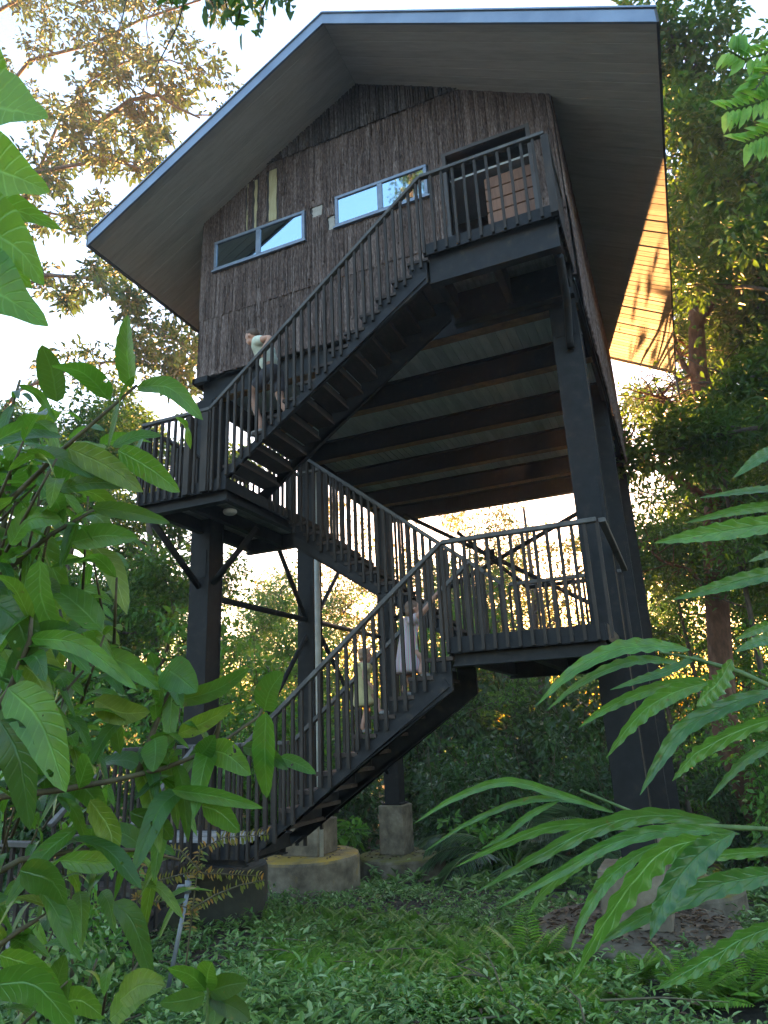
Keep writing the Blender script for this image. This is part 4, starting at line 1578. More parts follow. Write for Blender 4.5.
def left_shrub():
    random.seed(14)
    t_ = thing('shrub', 'large shrub with long glossy leaves filling the left foreground', 'shrub', (-2.2, 2.0, gz(-2.2, 2.0)))
    lf, st = MB(), MB()
    D0 = 1.9
    twigs = [([(-60, 620), (0, 510), (62, 450), (137, 385)], 1.9, 1.85), ([(-60, 860), (0, 797), (60, 790), (116, 780), (165, 768), (211, 750), (258, 717), (272, 690)], 1.7, 2.0),
             ([(-60, 620), (0, 575), (50, 535), (94, 510)], 1.8, 1.9), ([(-40, 760), (10, 690), (30, 640), (32, 610)], 1.6, 1.6),
             ([(-60, 640), (0, 560), (10, 470), (8, 420), (20, 380)], 2.1, 2.2), ([(-50, 900), (20, 860), (80, 850), (140, 850), (180, 860)], 1.9, 2.2),
             ([(-50, 980), (20, 930), (70, 900)], 1.8, 1.9), ([(60, 790), (62, 720), (70, 660), (60, 610)], 1.8, 2.2), ([(137, 778), (150, 740), (165, 700), (175, 680)], 1.9, 2.0),
             ([(211, 750), (218, 730), (222, 705)], 1.95, 1.95)]
    roots = [(-1.9, 1.5), (-2.3, 2.0), (-2.7, 2.4)]
    tws = []
    for px, d0, d1 in twigs:
        n = len(px)
        pts = [atd(x, y, d0 + (d1 - d0) * i / (n - 1)) for i, (x, y) in enumerate(px)]
        st.tube(pts, [.011 - .007 * i / (n - 1) for i in range(n)], 6)
        tws.append((pts, d0))
    # main stems coming up out of the ground beyond the left edge
    for k, (x, y) in enumerate(roots):
        top = atd(-60, (620, 860, 640)[k], (1.9, 1.7, 2.1)[k])
        b = Vector(G(x, y)) + Vector((0, 0, -.1))
        st.tube([b, b.lerp(top, .5) + Vector((-.06, .05, 0)), top], [.03, .024, .012], 8)
    S = [([(130, 388), (127, 350), (128, 315)], 30, 1.85, -.05), ([(137, 387), (170, 388), (203, 420)], 20, 1.85, -.1), ([(57, 402), (52, 372), (42, 345)], 30, 1.85, -.05),
         ([(62, 437), (30, 436), (-10, 447)], 22, 1.8, -.1), ([(28, 453), (60, 458), (95, 478)], 18, 1.85, -.1), ([(68, 448), (105, 465), (143, 492)], 26, 1.8, -.1),
         ([(118, 450), (150, 468), (180, 492)], 26, 1.8, -.1), ([(112, 447), (138, 436), (162, 436)], 14, 1.85, 0), ([(60, 489), (95, 482), (132, 487)], 20, 1.8, -.05),
         ([(92, 507), (130, 512), (170, 523)], 16, 1.85, -.1), ([(72, 542), (105, 535), (138, 538)], 24, 1.8, 0), ([(10, 545), (30, 520), (62, 520)], 26, 1.75, 0),
         ([(30, 638), (80, 645), (138, 690)], 19, 1.6, -.15), ([(8, 688), (40, 722), (66, 792)], 42, 1.5, -.1), ([(172, 702), (215, 690), (250, 668)], 18, 1.95, -.1),
         ([(178, 734), (205, 722), (234, 705)], 18, 1.95, -.05), ([(264, 710), (270, 690), (283, 672)], 28, 1.95, -.05), ([(266, 712), (265, 755), (267, 798)], 27, 1.9, -.05),
         ([(243, 747), (265, 752), (288, 770)], 16, 1.95, -.1), ([(280, 757), (298, 764), (316, 774)], 13, 1.9, -.1), ([(210, 750), (228, 755), (251, 775)], 26, 1.9, -.1),
         ([(198, 757), (207, 748), (215, 735)], 20, 1.9, -.05), ([(172, 790), (215, 796), (263, 808)], 15, 1.8, -.1), ([(202, 806), (220, 812), (240, 832)], 28, 1.8, -.05), ([(155, 738), (156, 752), (153, 772)], 30, 1.85, -.05),
         ([(165, 668), (178, 676), (197, 692)], 34, 1.9, -.05), ([(100, 655), (128, 665), (160, 690)], 22, 1.95, -.05), ([(95, 700), (120, 712), (150, 712)], 26, 1.9, 0),
         ([(0, 720), (20, 760), (30, 830)], 36, 1.45, -.05), ([(-10, 600), (20, 625), (30, 670)], 34, 1.6, 0), ([(40, 560), (42, 600), (60, 640)], 30, 1.7, 0), ([(5, 690), (40, 640), (70, 625)], 30, 1.65, 0),
         ([(20, 870), (50, 880), (66, 905)], 34, 1.6, 0), ([(90, 800), (110, 830), (112, 862)], 26, 1.75, -.05), ([(130, 812), (160, 825), (172, 840)], 22, 1.8, 0), ([(60, 860), (100, 862), (125, 858)], 20, 1.8, 0),
         ([(-10, 985), (35, 985), (75, 1030)], 34, 1.35, 0), ([(0, 955), (30, 965), (60, 985)], 26, 1.4, 0), ([(120, 1000), (140, 985), (165, 985)], 28, 1.6, 0), ([(110, 1020), (135, 995), (165, 978)], 30, 1.65, 0)]
    for px, w, d, dd in S:
        pxleaf(lf, px, w, d, dd, 'oblong', .05, .5, .2)
    # the rest of the foliage: leaves alternating along side twigs
    for pts, d0 in tws:
        n = len(pts)
        for k in range(n * 5):
            f = random.uniform(0, 1) * (n - 1)
            i = min(n - 2, int(f))
            p = pts[i].lerp(pts[i + 1], f - i)
            if random.random() < .55:
                p = p + Vector((random.gauss(-.05, .1), random.gauss(.12, .14), random.gauss(-.03, .12)))
            q = CAM @ np.array(p)
            if q[2] < 1.15:
                continue
            d = Vector((random.uniform(-.5, 1), random.uniform(-.6, .4), random.uniform(-.75, .45))).normalized()
            L = random.uniform(.1, .22)
            dr = Vector((0, 0, -L * random.uniform(.05, .35)))
            tip = CAM @ np.array(p + d * L)
            if tip[0] / tip[2] * F + 384 > 205 or (tip[1] / tip[2] * F + 512 < 400 and tip[0] / tip[2] * F + 384 > 60):
                continue
            big_leaf(lf, [p, p + d * L * .5 + Vector((0, 0, .012)), p + d * L + dr], L * random.uniform(.24, .36), (random.gauss(0, .4), random.gauss(-.5, .4), 1), 'oblong', .05, .2, 10)
    for k in range(400):
        x, y = random.uniform(-30, 135) * random.uniform(.35, 1), 440 + 590 * random.random() ** 1.25
        if y > 830 and random.random() < .6:
            continue
        d0 = random.uniform(1.7, 3.4)
        p = atd(x, y, d0)
        d = Vector((random.uniform(-.6, 1), random.uniform(-.6, .6), random.uniform(-.5, .35))).normalized()
        L = random.uniform(.09, .26) if y < 800 else random.uniform(.06, .14)
        big_leaf(lf, [p, p + d * L * .5 + Vector((0, 0, .012)), p + d * L + Vector((0, 0, -L * random.uniform(.05, .35)))], L * random.uniform(.24, .38), (random.gauss(0, .5), random.gauss(-.4, .5), 1), 'oblong', .05, .2, 8)
        if k % 3 == 0:
            st.tube([p, p + Vector((random.uniform(-.3, -.1), random.uniform(0, .2), random.uniform(-.3, -.1)))], [.003, .005], 5)
    lf.build('leaves', M['lf_big'], t_, smooth=True)
    st.build('stems', M['twig'], t_, smooth=True)


left_shrub()


def ginger():
    random.seed(15)
    t_ = thing('ginger_plant', 'ginger plant with long wavy arching leaves in the right foreground', 'plant', (1.25, 2.4, gz(1.25, 2.4)))
    lf, st = MB(), MB()
    A = [([(614, 813), (560, 795), (506, 782), (455, 798), (413, 824)], 12, 2.3), ([(614, 812), (570, 800), (525, 801), (470, 822), (424, 852)], 9, 2.35), ([(642, 829), (600, 824), (549, 827), (500, 845), (455, 867)], 15, 2.2),
         ([(720, 822), (655, 815), (596, 827), (535, 858), (476, 892)], 22, 1.9), ([(740, 834), (680, 830), (619, 841), (555, 875), (497, 909)], 17, 1.85), ([(705, 838), (665, 850), (633, 882), (600, 930), (572, 981)], 36, 1.6),
         ([(735, 832), (705, 850), (680, 876), (660, 910), (650, 940)], 34, 1.6), ([(790, 872), (750, 878), (708, 888), (640, 918), (596, 946)], 28, 1.65), ([(790, 922), (750, 935), (713, 956), (680, 975), (655, 990)], 26, 1.5),
         ([(660, 843), (630, 860), (605, 882), (585, 915), (570, 952)], 18, 1.75), ([(790, 850), (740, 853), (690, 858), (650, 865)], 14, 1.8), ([(615, 846), (580, 862), (545, 890), (528, 915)], 16, 2.0), ([(560, 800), (530, 815), (505, 835), (480, 850)], 9, 2.3),
         ([(690, 650), (650, 646), (613, 651), (572, 672), (536, 706)], 22, 2.1), ([(680, 663), (645, 660), (613, 667), (578, 685), (546, 711)], 14, 2.15), ([(705, 678), (665, 685), (630, 697), (600, 712), (578, 728)], 15, 2.1),
         ([(710, 682), (680, 690), (651, 705), (628, 728), (606, 758)], 24, 1.95), ([(780, 690), (735, 703), (686, 727), (660, 760), (640, 795)], 22, 1.8), ([(790, 715), (745, 728), (701, 750), (685, 765), (672, 781)], 22, 1.75), ([(790, 735), (745, 760), (706, 802)], 14, 1.8),
         ([(732, 660), (720, 680), (705, 695), (696, 706)], 30, 1.7), ([(800, 486), (750, 491), (698, 498)], 11, 1.9), ([(800, 505), (745, 509), (684, 523)], 14, 1.85), ([(810, 518), (750, 527), (700, 535), (654, 543)], 26, 1.7), ([(810, 570), (760, 576), (715, 588), (672, 600)], 20, 1.75),
         ([(800, 445), (765, 455), (733, 478)], 18, 1.8), ([(800, 545), (775, 552), (748, 562)], 12, 1.85), ([(790, 620), (760, 628), (735, 640)], 14, 1.9), ([(800, 640), (765, 640), (735, 652)], 18, 1.8), ([(700, 655), (670, 670), (640, 680), (610, 690)], 12, 2.1)]
    for px, w, d in A:
        pxleaf(lf, px, w * .66, d, -.12, 'lance', .22, .55, .3)
    stems = [([(860, 990), (790, 830), (740, 828), (690, 825), (640, 815), (580, 790)], 1.9, 2.3), ([(880, 900), (800, 700), (740, 672), (700, 660), (660, 652)], 1.85, 2.15), ([(900, 820), (840, 600), (800, 530)], 1.85, 1.85),
             ([(860, 1000), (800, 900), (790, 872)], 1.8, 1.7)]
    for px, d0, d1 in stems:
        n = len(px)
        pts = [atd(x, y, d0 + (d1 - d0) * i / (n - 1)) for i, (x, y) in enumerate(px)]
        st.tube(pts, [.011 - .007 * i / (n - 1) for i in range(n)], 7)
        st.tube([Vector(G(pts[0].x + .1, pts[0].y + .1)), pts[0].lerp(Vector(G(pts[0].x + .1, pts[0].y + .1)), .5) + Vector((.03, 0, 0)), pts[0]], [.02, .016, .011], 7)
    lf.build('leaves', M['lf_ginger'], t_, smooth=True)
    st.build('stems', M['green_stem'], t_, smooth=True)


ginger()


def sprigs():
    random.seed(19)
    # fine sprays of small bronze leaflets in front of the low deck
    t_ = thing('sapling', 'thin sapling with small bronze and green leaflets before the low deck', 'sapling', G(-3.2, 4.2))
    st = MB()
    for px, d in (([(132, 980), (137, 900), (140, 850), (150, 830)], 5.2), ([(182, 1000), (190, 930), (200, 850), (222, 838), (270, 834)], 5.0), ([(137, 900), (160, 880), (190, 872), (262, 876)], 5.2), ([(140, 870), (118, 850), (100, 862)], 5.2),
                  ([(190, 910), (215, 895), (240, 885), (265, 880)], 5.0), ([(200, 870), (180, 850), (165, 848), (150, 858)], 5.0), ([(137, 920), (110, 905), (95, 910)], 5.3), ([(140, 900), (170, 902), (200, 912)], 5.1)):
        pts = [atd(x, y, d) for x, y in px]
        st.tube(pts, [.008 - .005 * i / (len(pts) - 1) for i in range(len(pts))], 5)
        P, D, N, L, Wd = [], [], [], [], []
        for i in range(len(pts) - 1):
            if px[i][1] > 930:
                continue
            seg = pts[i + 1] - pts[i]
            k = int(seg.length / .022)
            for j in range(k):
                p = pts[i] + seg * j / k
                for sg in (-1, 1):
                    if random.random() < .2:
                        continue
                    v = seg.normalized().cross(TOCAM) * sg + seg.normalized() * .3 + Vector((0, 0, -.3))
                    P.append(tuple(p)); D.append(tuple(v)); N.append((random.gauss(0, .4), -.5, 1)); l = random.uniform(.035, .07); L.append(l); Wd.append(l * .42)
        if P:
            leaf_mesh('leaflets', P, D, N, L, Wd, M['lf_orange'], t_)
    b_ = Vector(G(*atd(132, 980, 5.2)[:2]))
    st.tube([b_ + Vector((0, 0, -.1)), atd(132, 980, 5.2)], [.012, .008], 6)
    st.build('stems', M['twig'], t_)
    # pale variegated seedlings at the bottom edge
    for lab, c, d, lv_ in (('pale leaved seedling at the bottom edge beside the standpipe', (208, 985), 3.0, [([(206, 990), (190, 975), (168, 968)], 18), ([(206, 990), (208, 972), (212, 962)], 24), ([(208, 992), (228, 985), (248, 982)], 22), ([(205, 995), (185, 1000), (160, 1003)], 20), ([(208, 998), (215, 1012), (212, 1026)], 22), ([(208, 996), (235, 1008), (250, 1020)], 20)]),
                           ('broad leaved seedling at the lower left corner', (60, 1000), 2.2, [([(60, 1005), (40, 985), (10, 985)], 30), ([(60, 1005), (80, 1000), (105, 1018)], 26), ([(60, 1005), (58, 980), (66, 955)], 24)])):
        t_ = thing('seedling', lab, 'seedling', tuple(atd(c[0], c[1] + 40, d)))
        m1, m2 = MB(), MB()
        for px, w in lv_:
            pxleaf(m1, px, w, d, -.05, 'oblong', .04, .4, .1)
        p0 = atd(c[0], c[1], d)
        m2.tube([Vector(G(p0.x, p0.y)) + Vector((0, 0, -.05)), p0], .006, 6)
        m1.build('leaves', M['lf_big'], t_, smooth=True)
        m2.build('stem', M['green_stem'], t_)
    # bright pinnate leaf at the top right
    t_ = thing('hanging_branch', 'bright green pinnate leaves hanging in at the upper right edge', 'branch', tuple(atd(800, 60, 4)))
    st = MB()
    for px in ([(810, 30), (775, 50), (745, 60), (728, 50)], [(820, 70), (780, 95), (750, 105), (722, 112)], [(820, 90), (790, 125), (765, 135), (742, 145)], [(815, 50), (785, 62), (765, 75), (755, 90)]):
        pts = [atd(x, y, 4) for x, y in px]
        st.tube(pts, .006, 5)
        P, D, N, L, Wd = [], [], [], [], []
        for i in range(3):
            for j in range(5):
                p = pts[i].lerp(pts[i + 1], j / 5)
                for sg in (-1, 1):
                    dd = (pts[i + 1] - pts[i]).normalized()
                    v = dd.cross(TOCAM) * sg * .9 + dd * .5 + Vector((0, 0, -.35))
                    P.append(tuple(p)); D.append(tuple(v)); N.append(tuple(TOCAM + Vector((random.gauss(0, .3), 0, .5)))); l = random.uniform(.09, .15); L.append(l); Wd.append(l * .4)
        leaf_mesh('leaflets', P, D, N, L, Wd, M['lf_heart'], t_)
    st.build('stems', M['green_stem'], t_)


sprigs()

# --- standpipe with a tap
t_ = thing('standpipe', 'thin grey standpipe with a tap leaning in front of the dark footing', 'standpipe', G(-4.15, 5.0))
b_ = MB()
p0, p1 = Vector(G(-4.12, 5.0)) + Vector((0, 0, -.1)), atY(188, 890, 5.0)
b_.tube([p0, p1], .018, 10)
b_.build('pipe', M['galv'], t_, smooth=True)
b_ = MB()
b_.tube([p1 + Vector((0, 0, -.02)), p1 + Vector((0, 0, .07))], .026, 10)
b_.tube([p1 + Vector((0, 0, .03)), p1 + Vector((-.07, -.03, .03)), p1 + Vector((-.09, -.035, -.02))], .014, 8)
b_.tube([p1 + Vector((0, 0, .07)), p1 + Vector((0, 0, .1))], .01, 8)
b_.tube([p1 + Vector((-.045, 0, .1)), p1 + Vector((.045, 0, .1))], .009, 8)
b_.build('tap', M['galv'], t_, smooth=True)
#PEOPLE
# ------------------------------------------------------------------ people
def flatmat(name, c, rough=.7, sc=12):
    return surf(name, [(0.3, tuple(v * .85 for v in c)), (0.7, tuple(min(1, v * 1.12) for v in c))], sc, rough=rough, bstr=.15, bdist=.004)


M['skin'] = flatmat('skin', (0.5, 0.27, 0.19), .5)
M['hair_short'] = flatmat('short_brown_hair', (0.10, 0.06, 0.04), .6, 60)
M['hair_fair'] = flatmat('fair_reddish_hair', (0.34, 0.20, 0.11), .5, 60)
M['hair_brown'] = flatmat('brown_hair', (0.14, 0.08, 0.05), .5, 60)
M['tee'] = flatmat('pale_green_white_tee', (0.62, 0.64, 0.52), .8)
M['shorts'] = flatmat('dark_grey_shorts', (0.09, 0.085, 0.10), .8)
M['shoe'] = flatmat('grey_shoe', (0.3, 0.29, 0.28), .6)
M['yellow'] = flatmat('pale_yellow_cotton', (0.60, 0.52, 0.26), .8)
m, t, b = newmat('pastel_striped_cotton')
tc = t.nodes.new('ShaderNodeTexCoord')
wv = t.nodes.new('ShaderNodeTexWave'); wv.wave_type = 'BANDS'; wv.bands_direction = 'X'
wv.inputs['Scale'].default_value = 5.5; wv.inputs['Distortion'].default_value = 1.2; wv.inputs['Detail'].default_value = 1
t.links.new(tc.outputs['Object'], wv.inputs['Vector'])
rp = ramp(t, [(0, (.62, .58, .60)), (.2, (.6, .16, .26)), (.38, (.62, .56, .55)), (.55, (.14, .3, .45)), (.7, (.6, .58, .5)), (.85, (.42, .5, .22)), (1, (.6, .28, .42))])
t.links.new(wv.outputs['Fac'], rp.inputs['Fac'])
t.links.new(rp.outputs['Color'], b.inputs['Base Color'])
b.inputs['Roughness'].default_value = .8
M['stripe'] = m


def skin_mesh(name, verts, edges, radii, root, mat, parent, extra=None, voxel=.012, smooth_it=2, sub=2):
    """Skin + Subdivision over a skeleton, joined with extra pieces and remeshed into one surface"""
    me = bpy.data.meshes.new(name)
    me.from_pydata([tuple(v) for v in verts], edges, [])
    o = bpy.data.objects.new(name, me)
    COL.objects.link(o)
    md = o.modifiers.new('skin', 'SKIN')
    md.use_smooth_shade = True
    sv = me.skin_vertices[0].data
    for i, r in enumerate(radii):
        rr = r if hasattr(r, '__len__') else (r, r)
        sv[i].radius = rr
        sv[i].use_root = (i == root)
    s2 = o.modifiers.new('sub', 'SUBSURF')
    s2.levels = sub
    s2.render_levels = sub
    dg = bpy.context.evaluated_depsgraph_get()
    base = bpy.data.meshes.new_from_object(o.evaluated_get(dg))
    bm = bmesh.new()
    bm.from_mesh(base)
    for f in (extra or []):
        f(bm)
    out = bpy.data.meshes.new(name)
    bm.to_mesh(out)
    bm.free()
    o.modifiers.clear()
    o.data = out
    if voxel:
        rm = o.modifiers.new('remesh', 'REMESH')
        rm.mode = 'VOXEL'
        rm.voxel_size = voxel
        rm.use_smooth_shade = True
        sm = o.modifiers.new('smooth', 'SMOOTH')
        sm.factor = .5
        sm.iterations = smooth_it
        dg = bpy.context.evaluated_depsgraph_get()
        fin = bpy.data.meshes.new_from_object(o.evaluated_get(dg))
        o.modifiers.clear()
        o.data = fin
    fin = o.data
    fin.materials.clear()
    fin.materials.append(mat)
    V = np.array([v.co[:] for v in fin.vertices])
    c = (V.min(0) + V.max(0)) / 2
    fin.transform(Matrix.Translation(-Vector(c)))
    o.location = Vector(c) - parent.location
    o.parent = parent
    return o


def ellipsoid(c, rad, rot=None, seg=16):
    c = Vector(c)
    def f(bm):
        mt = Matrix.Translation(c) @ (rot.to_4x4() if rot else Matrix.Identity(4)) @ Matrix.Diagonal((*rad, 1))
        bmesh.ops.create_uvsphere(bm, u_segments=seg, v_segments=seg - 4, radius=1, matrix=mt)
    return f


def frame(fwd, up=(0, 0, 1)):
    """columns: right, forward, up"""
    f = Vector(fwd).normalized()
    r = f.cross(Vector(up)).normalized()
    u = r.cross(f)
    return Matrix((r, f, u)).transposed()


def head_parts(c, s, fwd, up=(0, 0, 1)):
    """skull, jaw, nose, ears, lips, brow, s = head height"""
    Rm = frame(fwd, up)
    P = lambda r, f, u: Vector(c) + Rm @ Vector((r * s, f * s, u * s))
    return [ellipsoid(P(0, -.02, .1), (s * .36, s * .43, s * .39), Rm), ellipsoid(P(0, .12, -.2), (s * .26, s * .27, s * .29), Rm),
            ellipsoid(P(0, .40, -.08), (s * .055, s * .10, s * .09), Rm, 10), ellipsoid(P(0, .36, -.25), (s * .11, s * .05, s * .04), Rm, 10),
            ellipsoid(P(0, .36, .06), (s * .2, s * .05, s * .035), Rm, 10),
            ellipsoid(P(.37, -.03, -.04), (s * .035, s * .08, s * .11), Rm, 10), ellipsoid(P(-.37, -.03, -.04), (s * .035, s * .08, s * .11), Rm, 10)]


def hair_mesh(name, c, s, fwd, mat, parent, back=0.0, up=(0, 0, 1), length=.0):
    Rm = frame(fwd, up)
    bm = bmesh.new()
    P = lambda r, f, u: Vector(c) + Rm @ Vector((r * s, f * s, u * s))
    fs = [ellipsoid(P(0, -.07, .15), (s * .39, s * .42, s * .39), Rm)]
    if length:
        fs += [ellipsoid(P(0, -.28, -.15), (s * .33, s * .18, s * length), Rm), ellipsoid(P(.22, -.15, -.1), (s * .14, s * .2, s * length * .8), Rm), ellipsoid(P(-.22, -.15, -.1), (s * .14, s * .2, s * length * .8), Rm)]
    return skin_mesh(name, [P(0, -.1, .2), P(0, -.1, .3)], [(0, 1)], [s * .2, s * .15], 0, mat, parent, fs, voxel=s * .05)


def hand_parts(wrist, palm_dir, side, normal, s, curl=.6):
    """skeleton of a hand: list of chains, each from inside the palm; fingers bend towards -normal"""
    d, sd, nn = Vector(palm_dir).normalized(), Vector(side).normalized(), Vector(normal).normalized()
    w = Vector(wrist)
    chains = []
    lens = (.40, .46, .42, .33)
    for i, l in enumerate(lens):
        k = w + d * s * .48 + sd * s * (.17 - .115 * i)
        p = [w + d * s * .12 + sd * s * (.1 - .07 * i), k]
        a = 0
        dd = d.copy()
        for seg in (.42, .32, .26):
            a += curl
            dd = d * math.cos(a) - nn * math.sin(a)
            p.append(p[-1] + dd * s * l * seg)
        chains.append((p, [s * .075, s * .06, s * .05, s * .046, s * .04]))
    th = [w + d * s * .1 + sd * s * .1, w + d * s * .25 + sd * s * .28 - nn * s * .05, w + d * s * .42 + sd * s * .36 - nn * s * .14, w + d * s * .52 + sd * s * .32 - nn * s * .24]
    chains.append((th, [s * .08, s * .065, s * .055, s * .045]))
    return chains


def body(parent, J, H, mat, hands, head_f, head_up=(0, 0, 1), s_head=None, name='body', voxel=.012):
    """J: dict of joint positions; H: standing height used for the thicknesses"""
    k = H / 1.75
    V, E, Rr = [], [], []
    def add(p, r, prev=None):
        V.append(Vector(p)); Rr.append(r if hasattr(r, '__len__') else r * 1.0)
        if prev is not None:
            E.append((prev, len(V) - 1))
        return len(V) - 1
    pel = add(J['pelvis'], .125 * k)
    wa = add(Vector(J['pelvis']).lerp(Vector(J['chest']), .45), .118 * k, pel)
    ch = add(J['chest'], .14 * k, wa)
    nb = add(Vector(J['chest']).lerp(Vector(J['neck']), .7), .09 * k, ch)
    nk = add(J['neck'], .055 * k, nb)
    hd = add(Vector(J['neck']).lerp(Vector(J['head']), .7), .06 * k, nk)
    for sd in ('l', 'r'):
        sh = add(J['sh_' + sd], .066 * k, nb)
        el = add(J['el_' + sd], .046 * k, sh)
        wr = add(J['wr_' + sd], .033 * k, el)
        hp = add(J['hip_' + sd], .092 * k, pel)
        kn = add(J['kn_' + sd], .062 * k, hp)
        an = add(J['an_' + sd], .042 * k, kn)
        to = add(J['to_' + sd], .038 * k, an)
        pd, si, nn, cu = hands[sd]
        hs = .185 * k
        pm = add(Vector(J['wr_' + sd]) + Vector(pd).normalized() * hs * .3, (.042 * k, .024 * k), wr)
        for pts, rs in hand_parts(J['wr_' + sd], pd, si, nn, hs, cu):
            prev = pm
            for p, r in list(zip(pts, rs))[1:]:
                prev = add(p, r, prev)
    sh_ = s_head or H / 7.5
    return skin_mesh(name, V, E, Rr, 0, mat, parent, head_parts(J['head'], sh_, head_f, head_up), voxel=voxel)


def eyes(parent, c, s, fwd, up=(0, 0, 1)):
    Rm = frame(fwd, up)
    for sg in (-1, 1):
        bm = bmesh.new()
        p = Vector(c) + Rm @ Vector((sg * .15 * s, .365 * s, .0))
        ellipsoid(p, (s * .05, s * .04, s * .035), Rm, 8)(bm)
        me = bpy.data.meshes.new('eye')
        bm.to_mesh(me)
        bm.free()
        me.transform(Matrix.Translation(-p))
        me.materials.append(M['hair_short'])
        o = bpy.data.objects.new('eye', me)
        COL.objects.link(o)
        o.parent = parent
        o.location = p - parent.location


def step_z(x, x_top, z_top, n, rise, run, sgn=-1):
    i = int((x - x_top) * sgn / run)
    return z_top - rise * (i + 1)


# the man coming down the upper flight, leaning on the near rail
def man():
    f = Vector((-1, .05, 0)).normalized()
    Yb = 7.44
    zA = step_z(-4.5, XCt, L3, 14, (L3 - L2) / 14, 3.3 / 14)
    zB = step_z(-4.8, XCt, L3, 14, (L3 - L2) / 14, 3.3 / 14)
    J = dict(pelvis=(-4.68, Yb, zA + .80), chest=(-4.84, Yb, zA + 1.12), neck=(-4.94, Yb, zA + 1.33), head=(-5.06, Yb, zA + 1.46),
             sh_l=(-4.85, Yb - .18, zA + 1.24), el_l=(-4.57, Yb - .25, zA + 1.19), wr_l=(-4.66, Yb - .26, zA + 1.07),
             sh_r=(-4.85, Yb + .18, zA + 1.24), el_r=(-4.80, Yb + .26, zA + .99), wr_r=(-4.98, Yb + .22, zA + .83),
             hip_l=(-4.70, Yb - .09, zA + .77), kn_l=(-5.0, Yb - .1, zA + .50), an_l=(-4.8, Yb - .1, zB + .1), to_l=(-4.95, Yb - .1, zB + .045),
             hip_r=(-4.68, Yb + .09, zA + .77), kn_r=(-4.64, Yb + .1, zA + .42), an_r=(-4.48, Yb + .1, zA + .09), to_r=(-4.62, Yb + .1, zA + .045))
    t_ = thing('person', 'man in a pale t-shirt and dark shorts leaning on the upper stair rail', 'person', (-4.72, Yb, zA))
    hf = Vector((-1, .05, -.25))
    hu = Vector((-.25, 0, 1))
    body(t_, J, 1.75, M['skin'], {'l': ((-.35, .05, -.6), (-.6, 0, .3), (0, -.2, 1), .55), 'r': ((-.8, 0, -.4), (0, -1, 0), (.3, 0, .9), .35)}, hf, hu, .235, voxel=.011)
    hair_mesh('hair', Vector(J['head']) + Vector((.01, 0, .012)), .235, hf, M['hair_short'], t_, up=hu)
    eyes(t_, J['head'], .235, hf, hu)
    V = lambda k: Vector(J[k])
    sl = lambda a, b_, q: V(a).lerp(V(b_), q)
    skin_mesh('shirt', [V('pelvis') + Vector((0, 0, .02)), V('pelvis').lerp(V('chest'), .5), V('chest'), V('chest').lerp(V('neck'), .65), V('sh_l'), sl('sh_l', 'el_l', .55), V('sh_r'), sl('sh_r', 'el_r', .6)],
              [(0, 1), (1, 2), (2, 3), (3, 4), (4, 5), (3, 6), (6, 7)], [(.155, .155), (.145, .145), (.165, .165), .105, .088, .08, .088, .08], 0, M['tee'], t_, voxel=.012)
    skin_mesh('shorts', [V('pelvis') + Vector((0, 0, .06)), V('pelvis') - Vector((0, 0, .04)), V('hip_l'), sl('hip_l', 'kn_l', .85), V('hip_r'), sl('hip_r', 'kn_r', .85)],
              [(0, 1), (1, 2), (2, 3), (1, 4), (4, 5)], [.14, .15, .115, .098, .115, .098], 0, M['shorts'], t_, voxel=.012)
    for sd in ('l', 'r'):
        a, b_ = V('an_' + sd), V('to_' + sd)
        skin_mesh('shoe', [a + Vector((.03, 0, -.03)), b_, b_ + (b_ - a) * .3 * Vector((1, 1, 0)).length / 1.4 if False else b_ + Vector((-.05, 0, 0))], [(0, 1), (1, 2)], [.05, .045, .04], 0, M['shoe'], t_, voxel=.01)


man()


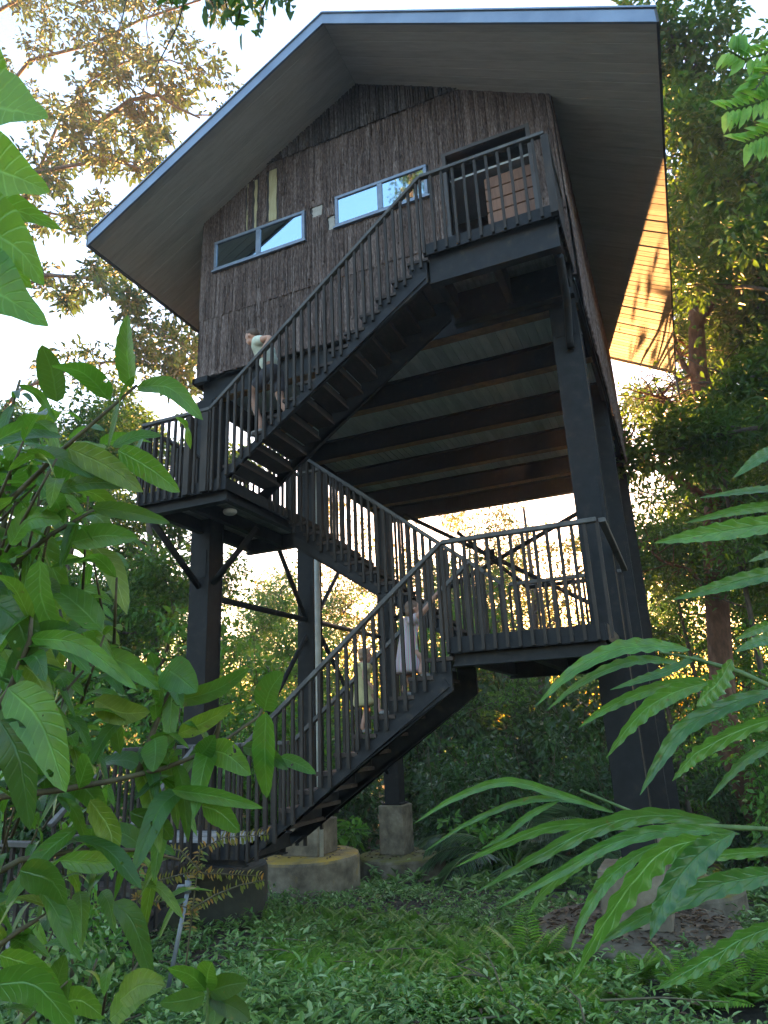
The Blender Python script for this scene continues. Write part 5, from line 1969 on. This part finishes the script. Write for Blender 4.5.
def child(label, x, Yb, H, arms, cloth, hairm, hair_len, dress_len, seed, lean=.0):
    """a child seen from behind, climbing towards +x"""
    run, rise = 2.57 / 11, (L1 - G0) / 11
    zA = step_z(x + run * .8, XA, L1, 11, rise, run)
    zB = step_z(x + run * 1.7, XA, L1, 11, rise, run)
    k = H
    f = Vector((.75, .65, 0)).normalized()
    r = f.cross(Vector((0, 0, 1)))
    b0 = Vector((x, Yb, zA))
    P = lambda a, fw, u: b0 + r * a * k + f * (fw + lean * u) * k + Vector((0, 0, u * k))
    J = dict(pelvis=P(0, .03, .49), chest=P(0, .05, .68), neck=P(0, .06, .80), head=P(0, .08, .90), hip_l=P(-.06, .03, .46), hip_r=P(.06, .03, .46))
    J['kn_l'] = P(-.06, .10, .28); J['an_l'] = P(-.06, .03, .06); J['to_l'] = P(-.06, .12, .03)
    tr = Vector((x + .2, Yb + .02, zB))
    J['kn_r'] = P(.07, .2, .36); J['an_r'] = tr + Vector((0, 0, .06 * k)) + r * .06 * k; J['to_r'] = J['an_r'] + f * .1 * k - Vector((0, 0, .03 * k))
    for sd, sg in (('l', -1), ('r', 1)):
        J['sh_' + sd] = P(sg * .115, .05, .765)
        e, w = arms[sd]
        J['el_' + sd] = P(*e)
        J['wr_' + sd] = P(*w)
    t_ = thing('person', label, 'person', tuple(b0))
    sh = H / 5.4
    hd = {}
    for sd, sg in (('l', -1), ('r', 1)):
        d = (J['wr_' + sd] - J['el_' + sd]).normalized()
        n_ = -f if abs(d.dot(f)) < .8 else Vector((0, 0, 1))
        hd[sd] = (d, d.cross(n_) * sg, n_ * -1, .5)
    body(t_, J, H * 1.12, M['skin'], hd, f, (0, 0, 1), sh, voxel=.008)
    hair_mesh('hair', J['head'], sh, f, hairm, t_, length=hair_len)
    eyes(t_, J['head'], sh, f)
    V = J
    q = 1 / 1.75 * H * 1.12
    skin_mesh('dress', [P(0, .05, .80), V['chest'], P(0, .04, .55), P(0, .05, dress_len + .06), P(0, .06, dress_len), V['sh_l'], V['sh_l'].lerp(V['el_l'], .55), V['sh_r'], V['sh_r'].lerp(V['el_r'], .55)],
              [(0, 1), (1, 2), (2, 3), (3, 4), (0, 5), (5, 6), (0, 7), (7, 8)], [.1 * q, .155 * q, .165 * q, .235 * q, .24 * q, .1 * q, .092 * q, .1 * q, .092 * q], 1, cloth, t_, voxel=.009)
    for sd in ('l', 'r'):
        a, b_ = V['an_' + sd], V['to_' + sd]
        skin_mesh('shoe', [a - Vector((0, 0, .02)), b_, b_ + f * .03], [(0, 1), (1, 2)], [.034, .03, .026], 0, M['shoe'], t_, voxel=.008)


child('small child in a pale yellow outfit holding the lower stair rail', -3.5, 7.46, .98, {'l': ((-.23, .1, .85), (-.17, .17, .97)), 'r': ((.2, .0, .62), (.24, .1, .5))}, M['yellow'], M['hair_fair'], .22, .30, 1)
child('girl with brown hair in a pastel striped dress reaching up the lower stairs', -3.0, 7.52, 1.12, {'l': ((-.22, .05, .62), (-.2, .16, .5)), 'r': ((.24, .12, .84), (.33, .2, .98))}, M['stripe'], M['hair_brown'], .3, .22, 2, .1)


# ------------------------------------------------------------------ haze volume added for a lens-like glow
hb = MB()
hb.box(-75, 45, -9, 68, -7.0, 32)
hm = bpy.data.materials.new('haze')
hm.use_nodes = True
t = hm.node_tree
t.nodes.remove(t.nodes['Principled BSDF'])
pv = t.nodes.new('ShaderNodeVolumePrincipled')
pv.inputs['Color'].default_value = (0.95, 0.95, 0.95, 1)
pv.inputs['Density'].default_value = 0.0014
pv.inputs['Anisotropy'].default_value = 0.5
t.links.new(pv.outputs['Volume'], t.nodes['Material Output'].inputs['Volume'])
hz = hb.build('haze', hm)
hz['label'] = 'thin haze added in the forest air for a lens-like glow'
kind(hz, 'stuff')
